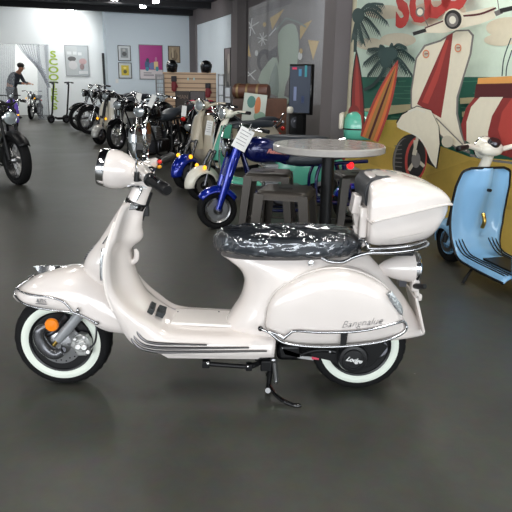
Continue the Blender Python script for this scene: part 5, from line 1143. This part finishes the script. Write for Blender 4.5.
frame(66.5, 87.5, 46, 75.5, 'silver-framed grey poster on the white wall above the kick scooters', bkp, nb, eb, (150, 154, 156), (176, 184, 186),
      [(.02, .52, .02, .98, (186, 192, 192), 'b'), (.08, .28, .7, .8, (215, 220, 220), 'b'), (.34, .5, .7, .8, (215, 220, 220), 'b'), (.55, .72, .68, .78, (215, 220, 220), 'b'), (.1, .46, .48, .64, (96, 96, 96), 'e'), (.12, .5, .2, .5, (205, 205, 205), 'e'), (.58, .92, .38, .58, (190, 160, 160), 'e'), (.6, .8, .2, .4, (150, 130, 130), 'e'), (.55, .95, .06, .16, (215, 218, 218), 'b')])
frame(118.5, 130, 46, 60.5, 'small black-framed grey print, upper of two at the wall corner', bkf, nb, eb, (30, 32, 36), (206, 212, 214), [(.2, .8, .2, .85, (140, 146, 148), 'b'), (.3, .7, .3, .6, (86, 88, 90), 'e'), (.35, .6, .62, .8, (180, 180, 180), 'e')])
frame(119, 131, 63, 78, 'small black-framed yellow print, lower of two at the wall corner', bkf, nb, eb, (30, 32, 36), (204, 210, 210), [(.2, .8, .18, .84, (206, 184, 50), 'b'), (.35, .65, .3, .55, (90, 90, 50), 'e'), (.36, .62, .6, .74, (240, 225, 120), 'e')])
frame(140, 162, 45.5, 79, 'large magenta poster with a painted scooter', bkf, nb, eb, (120, 120, 124), (176, 48, 132),
      [(0.01, .99, .01, .28, (214, 206, 208), 'b'), (.22, .44, .28, .56, (60, 90, 128), 'e'), (.40, .70, .28, .5, (110, 120, 170), 'e'), (.62, .8, .30, .52, (226, 196, 140), 'b'), (.28, .42, .5, .62, (50, 70, 90), 'e'), (.66, .76, .52, .66, (190, 120, 160), 'e'), (.24, .40, .24, .36, (60, 140, 160), 'e'), (.68, .82, .24, .38, (70, 150, 160), 'e'), (.16, .6, .1, .14, (150, 145, 150), 'b'), (.16, .5, .17, .2, (150, 145, 150), 'b'), (.7, .9, .06, .16, (190, 185, 188), 'b')])
frame(168.5, 179.5, 46.5, 62.5, 'small sepia print in a dark frame right of the magenta poster', bkf, nb, eb, (46, 42, 40), (160, 140, 112), [(.2, .8, .1, .75, (108, 92, 72), 'e'), (.3, .45, .3, .9, (186, 168, 140), 'b'), (.55, .7, .25, .8, (130, 112, 90), 'b')])
frp = lambda x, y: fr_(x, y, .002)
frame(225.3, 231.5, 48, 98, 'tall framed picture on the pale blue side wall', frp, nw, -ew, (44, 42, 42), (136, 130, 120), [(.1, .5, .3, .8, (90, 86, 80), 'e'), (.5, .9, .5, .9, (190, 184, 170), 'e'), (.3, .8, .1, .35, (70, 66, 62), 'e')])
# light switch
q = bkf(117, 81); b = MB(); b.box((0, -.005, 0), (.08, .01, .12)); o = b.build('light_switch', PAPER, None, loc=q, rz=YAW); tag(o, 'white light switch below the small framed prints', 'light switch'); b = MB(); b.box((0, -.013, 0), (.02, .008, .04)); b.build('rocker', WALLW, o)
# SCOOTERS lettering, one above the other
LIME = mat('lime_letter', (168, 196, 66), .5)
root = None
for ch, y in zip('SCOOTERS', (54.6, 62, 70, 77.6, 85, 92, 99.2, 106.8)):
    q = bk(53 + (y - 54) * .03, y, .01)
    o = text('wall_letter', ch, LIME, (0, 0, 0), eb, (0, 0, 1), .255, None, .004, 0, .006, width=1.45); o.location = q
    tag(o, 'lime green wall letter %s %s' % (ch, {54.6: 'at the top of the column of letters', 62: 'second from the top', 70: 'third from the top', 77.6: 'fourth from the top', 85: 'in the middle of the column', 92: 'sixth from the top', 99.2: 'second from the bottom', 106.8: 'at the bottom of the column of letters'}[y]), 'letter', 'SCOOTERS letters on the wall')
# ================================================================== standing kick scooters
def kick(px, py, lab, rz):
    p = bk(px, py, .95); p.z = 0; t = thing('kick_scooter', lab, 'kick scooter', p, rz, 'electric kick scooters')
    for nm, x in (('front_wheel', 0), ('rear_wheel', -.85)):
        w = tyre_mb(V((x, 0, .11)), .11, .05, .5, False, 28).build(nm, RUBBER, t); b = MB(); b.lathe([(0, -.02), (.05, -.02), (.056, -.01), (.056, .01), (.05, .02), (0, .02)], (x, 0, .11), n=18); b.build('hub', DSTEEL, w)
    b = MB(); b.tube([(-.12, 0, .16), (-.2, 0, .13), (-.75, 0, .13), (-.82, 0, .16)], [.03, .035, .035, .03], 8); b.box((-.45, 0, .14), (.55, .15, .04)); b.build('deck', BLACKP, t, bevel=.006)
    b = MB(); b.tube([(0, 0, .14), (-.05, 0, .3), (-.16, 0, 1.12)], [.03, .026, .022], 12); b.build('stem', BLACKP, t)
    b = MB(); b.tube([(-.165, -.24, 1.13), (-.16, 0, 1.15), (-.165, .24, 1.13)], .014, 8); h_ = b.build('handlebar', BLACKP, t)
    for s in (-1, 1): b = MB(); b.tube([(-.165, s * .14, 1.14), (-.165, s * .25, 1.13)], .019, 10); b.build('grip', BLACKP, h_)
    b = MB(); b.box((-.13, 0, 1.12), (.05, .06, .08)); b.build('display', DSTEEL, t, bevel=.005)
    gfender(t, 'fender', 0, .11, .07, 20, 150, BLACKP); gfender(t, 'rear_fender', -.85, .11, .07, 30, 160, BLACKP)
    b = MB(); b.tube([(-.4, .07, .12), (-.42, .14, .012)], .010, 8); b.build('kickstand', STEEL, t)
kick(51, 118, 'black kick scooter, the one nearer the lime green letters', R(224)); kick(66, 118, 'black kick scooter, the one nearer the spoke-wheeled motorcycles', R(224))
# ================================================================== strip curtain, person, back room
sm_ = bpy.data.materials.new('strip_vinyl'); sm_.use_nodes = True; nt = sm_.node_tree; nt.nodes.clear()
o_ = nt.nodes.new('ShaderNodeOutputMaterial'); mi = nt.nodes.new('ShaderNodeMixShader'); t1 = nt.nodes.new('ShaderNodeBsdfTransparent'); g1 = nt.nodes.new('ShaderNodeBsdfPrincipled'); t1.inputs[0].default_value = (.86, .88, .9, 1)
g1.inputs['Base Color'].default_value = (.34, .36, .39, 1); g1.inputs['Roughness'].default_value = .15; mi.inputs[0].default_value = .4
nt.links.new(t1.outputs[0], mi.inputs[1]); nt.links.new(g1.outputs[0], mi.inputs[2]); nt.links.new(mi.outputs[0], o_.inputs[0])
b = MB()
def stripc(xt, yt, xb, yb, w, k, bow=0):
    off = .04 + .012 * (k % 3); g = []
    for i in range(11):
        t = i / 10; x = xt + (xb - xt) * t + bow * math.sin(PI * t); y = yt + (yb - yt) * t; g.append([bk(x - w / 2, y, off), bk(x, y, off + .02), bk(x + w / 2, y, off)])
    b.sheet(g)
for k in range(13): stripc(-12 + k * 2.2, 44, -12 + k * 2.0, 119.5, 2.3, k)
for k in range(5): stripc(38.5 + k * 2.2, 44.5, 39 + k * 2.2, 120, 2.3, k)
for k in range(8): stripc(18 + k * 2.8, 44, 44 + k * .7, 70 + k * 2.5, 3.2, k, -3)
o = b.build('strip_curtain', sm_, None, ang=180); tag(o, 'clear plastic strip curtain in the doorway, part of it swept aside', 'strip curtain', None, 'stuff')
# person at the bench in the back room
YP = bk(24, 116).y + 1.0
pp = fl(24, 116.5); pp = V((bk(20, 100).x - .62, bk(20, 100).y + 1.0, 0)); ps_ = 1.0
t = thing('person', 'person in dark jacket and grey trousers bending forward in the strip curtain doorway', 'person', pp, R(-15))
def skin(name, verts, edges, mt, parent, sub=2):
    me = bpy.data.meshes.new(name); me.from_pydata([v[0] for v in verts], edges, []); o = bpy.data.objects.new(name, me); C.objects.link(o); o.parent = parent
    md = o.modifiers.new('skin', 'SKIN'); md.use_smooth_shade = True
    for i, v in enumerate(verts): me.skin_vertices[0].data[i].radius = (v[1], v[1] if len(v) < 3 else v[2])
    me.skin_vertices[0].data[0].use_root = True
    s_ = o.modifiers.new('sub', 'SUBSURF'); s_.levels = sub; s_.render_levels = sub; me.materials.append(mt); return o
SKIN = mat('skin', (172, 122, 98), .55); JACK = mat('navy_jacket', (34, 38, 48), .8); TROU = mat('grey_trousers', (96, 96, 98), .8); HAIR = mat('dark_hair', (26, 22, 20), .7)
pv = [((0, 0, .93), .13, .15), ((.04, 0, 1.1), .13, .15), ((.20, 0, 1.27), .14, .17), ((.29, 0, 1.38), .08, .09), ((.35, 0, 1.44), .055), ((.42, 0, 1.50), .085, .075), ((.42, 0, 1.60), .09, .08),
      ((.22, .19, 1.34), .06), ((.34, .21, 1.10), .045), ((.53, .16, 1.08), .034), ((.60, .15, 1.07), .03),
      ((.22, -.19, 1.34), .06), ((.34, -.21, 1.10), .045), ((.53, -.16, 1.08), .034), ((.60, -.15, 1.07), .03),
      ((0, .10, .88), .095), ((.03, .11, .48), .062), ((-.02, .12, .09), .042), ((.10, .13, .04), .036), ((0, -.10, .88), .095), ((.06, -.11, .48), .062), ((.0, -.12, .09), .042), ((.12, -.13, .04), .036)]
pe = [(0, 1), (1, 2), (2, 3), (3, 4), (4, 5), (5, 6), (2, 7), (7, 8), (8, 9), (9, 10), (2, 11), (11, 12), (12, 13), (13, 14), (0, 15), (15, 16), (16, 17), (17, 18), (0, 19), (19, 20), (20, 21), (21, 22)]
BODYP = skin('body', pv, pe, SKIN, t)
def scale_r(idx, k): return [(pv[i][0], pv[i][1] * k, (pv[i][2] if len(pv[i]) > 2 else pv[i][1]) * k) for i in idx]
jk = scale_r([0, 1, 2, 3, 7, 8, 9, 11, 12, 13], 1.16); skin('jacket', jk, [(0, 1), (1, 2), (2, 3), (2, 4), (4, 5), (5, 6), (2, 7), (7, 8), (8, 9)], JACK, t)
b = MB(); b.ell((.01, 0, .93), .15, .175, .13, 20, 12)
for s_g in (-1, 1): b.tube([(0, s_g * .10, .92), (.02, s_g * .105, .72), (.045, s_g * .11, .48), (.0, s_g * .12, .24), (-.01, s_g * .125, .06)], [.115, .10, .08, .066, .06], 14, res=4)
b.build('trousers', TROU, t)
b = MB(); b.ell((.405, 0, 1.61), .11, .098, .085, 18, 12); b.build('hair', HAIR, t)
for s in (-1, 1):
    b = MB(); b.ell((.505, s * .032, 1.545), .012, .014, .010, 8, 6); b.build('eye', BLACKP, t)
    sh_ = [('shoe', s)]; b = MB(); b.ell((.07, s * .125, .045), .14, .05, .045, 14, 8); b.build('shoe', BLACKP, t)
    for k in range(4):
        y0 = s * (.15 + (k - 1.5) * .02); b = MB(); b.tube([(.61, y0, 1.07), (.65, y0, 1.065), (.675 + .004 * (k % 2), y0, 1.04)], [.010, .009, .007], 8); b.build('finger', SKIN, t)
    b = MB(); b.tube([(.57, s * .12, 1.07), (.60, s * .10, 1.06), (.625, s * .10, 1.045)], [.011, .010, .008], 8); b.build('thumb', SKIN, t)
b = MB(); b.tube([(.515, 0, 1.53), (.535, 0, 1.51), (.515, 0, 1.50)], [.01, .014, .01], 8); b.build('nose', SKIN, t)
ch0 = V((bk(34, 100).x + .40, bk(34, 100).y + 1.0, 0)); t2 = thing('tool_chest', 'dark tool chest with drawers behind the strip curtain', 'tool chest', ch0, YAW)
b = MB(); b.box((0, 0, .5), (.62, .5, .94)); b.build('body', mat('chest_dark', (48, 40, 38), .5), t2, bevel=.01)
for k in range(4): b = MB(); b.box((0, -.255, .16 + k * .22), (.56, .02, .19)); d_ = b.build('drawer', mat('chest_drawer', (60, 48, 44), .45), t2, bevel=.006); b = MB(); b.box((0, -.272, .21 + k * .22), (.3, .02, .02)); b.build('drawer_pull', STEEL, d_)
b = MB(); b.box((0, 0, .11), (.3, .24, .22)); o = b.build('cardboard_box', mat('cardboard', (122, 92, 70), .8), None, loc=ch0 + V((.06, .02, .975)), rz=YAW); tag(o, 'small brown cardboard box on the dark tool chest', 'box')
# ================================================================== price sheets hanging on handlebars
def price(px, py, Y, w, h, rot, lab, lines=5):
    p = at(px, py, Y); b = MB(); b.box((0, 0, 0), (w, .003, h)); o = b.build('price_sheet', PAPER, None, loc=p); o.rotation_euler = (R(-12), R(rot), R(-6)); tag(o, lab, 'price sheet', 'price sheets on the display bikes')
    b = MB()
    for k in range(lines): b.box((-w * .06 * (k % 2), -.0022, h * (.34 - k * .15)), (w * (.72 - .1 * (k % 3)), .001, h * .03))
    if lines: b.build('printed_lines', mat('print_grey', (140, 140, 142), .7), o)
    b = MB(); b.tube([(0, 0, h / 2 - .01), (.005, .01, h / 2 + .03), (.0, .03, h / 2 + .05)], .002, 6); b.build('string', PAPER, o)
price(243, 139, 5.15, .125, .19, 27, 'white price sheet tilted on the deep blue motorcycle handlebar')
price(209, 128, 7.2, .075, .17, 8, 'narrow white price sheet on the beige scooter')
price(113.5, 103, 12.0, .12, .19, 2, 'white price sheet on the cream and silver scooter', 0)
price(152, 101, 8.7, .07, .18, 24, 'white price sheet tilted beside the head-on chrome motorcycle', 0)
price(184, 111, 8.9, .07, .15, 4, 'small white price sheet under the MAN plaque', 0)
price(138.5, 98, 9.3, .08, .15, 10, 'small white price sheet above the head-on chrome motorcycle', 0)

for o in list(C.objects):
    if o.parent is None:
        n = o.name.split('.')[0]
        if n == 'helmet': o['group'] = 'helmets on the slatwall stand'
        if n == 'framed_picture': o['group'] = 'pictures on the walls'
        if n == 'wire_rack': o['group'] = 'wire racks beside the slatwall stand'
        if n == 'riding_glove': o['group'] = 'gloves hanging on the slatwall'
        if n == 'ceiling_spotlight': o['group'] = 'spotlights on the ceiling'
sc.view_settings.view_transform = 'Standard'; sc.view_settings.look = 'None'; sc.view_settings.gamma = 1.0; sc.view_settings.use_curve_mapping = False
sc.view_settings.exposure = 0.38
sc.cycles.use_denoising = True
sc.cycles.max_bounces = 8; sc.cycles.transparent_max_bounces = 12; sc.cycles.sample_clamp_indirect = 6
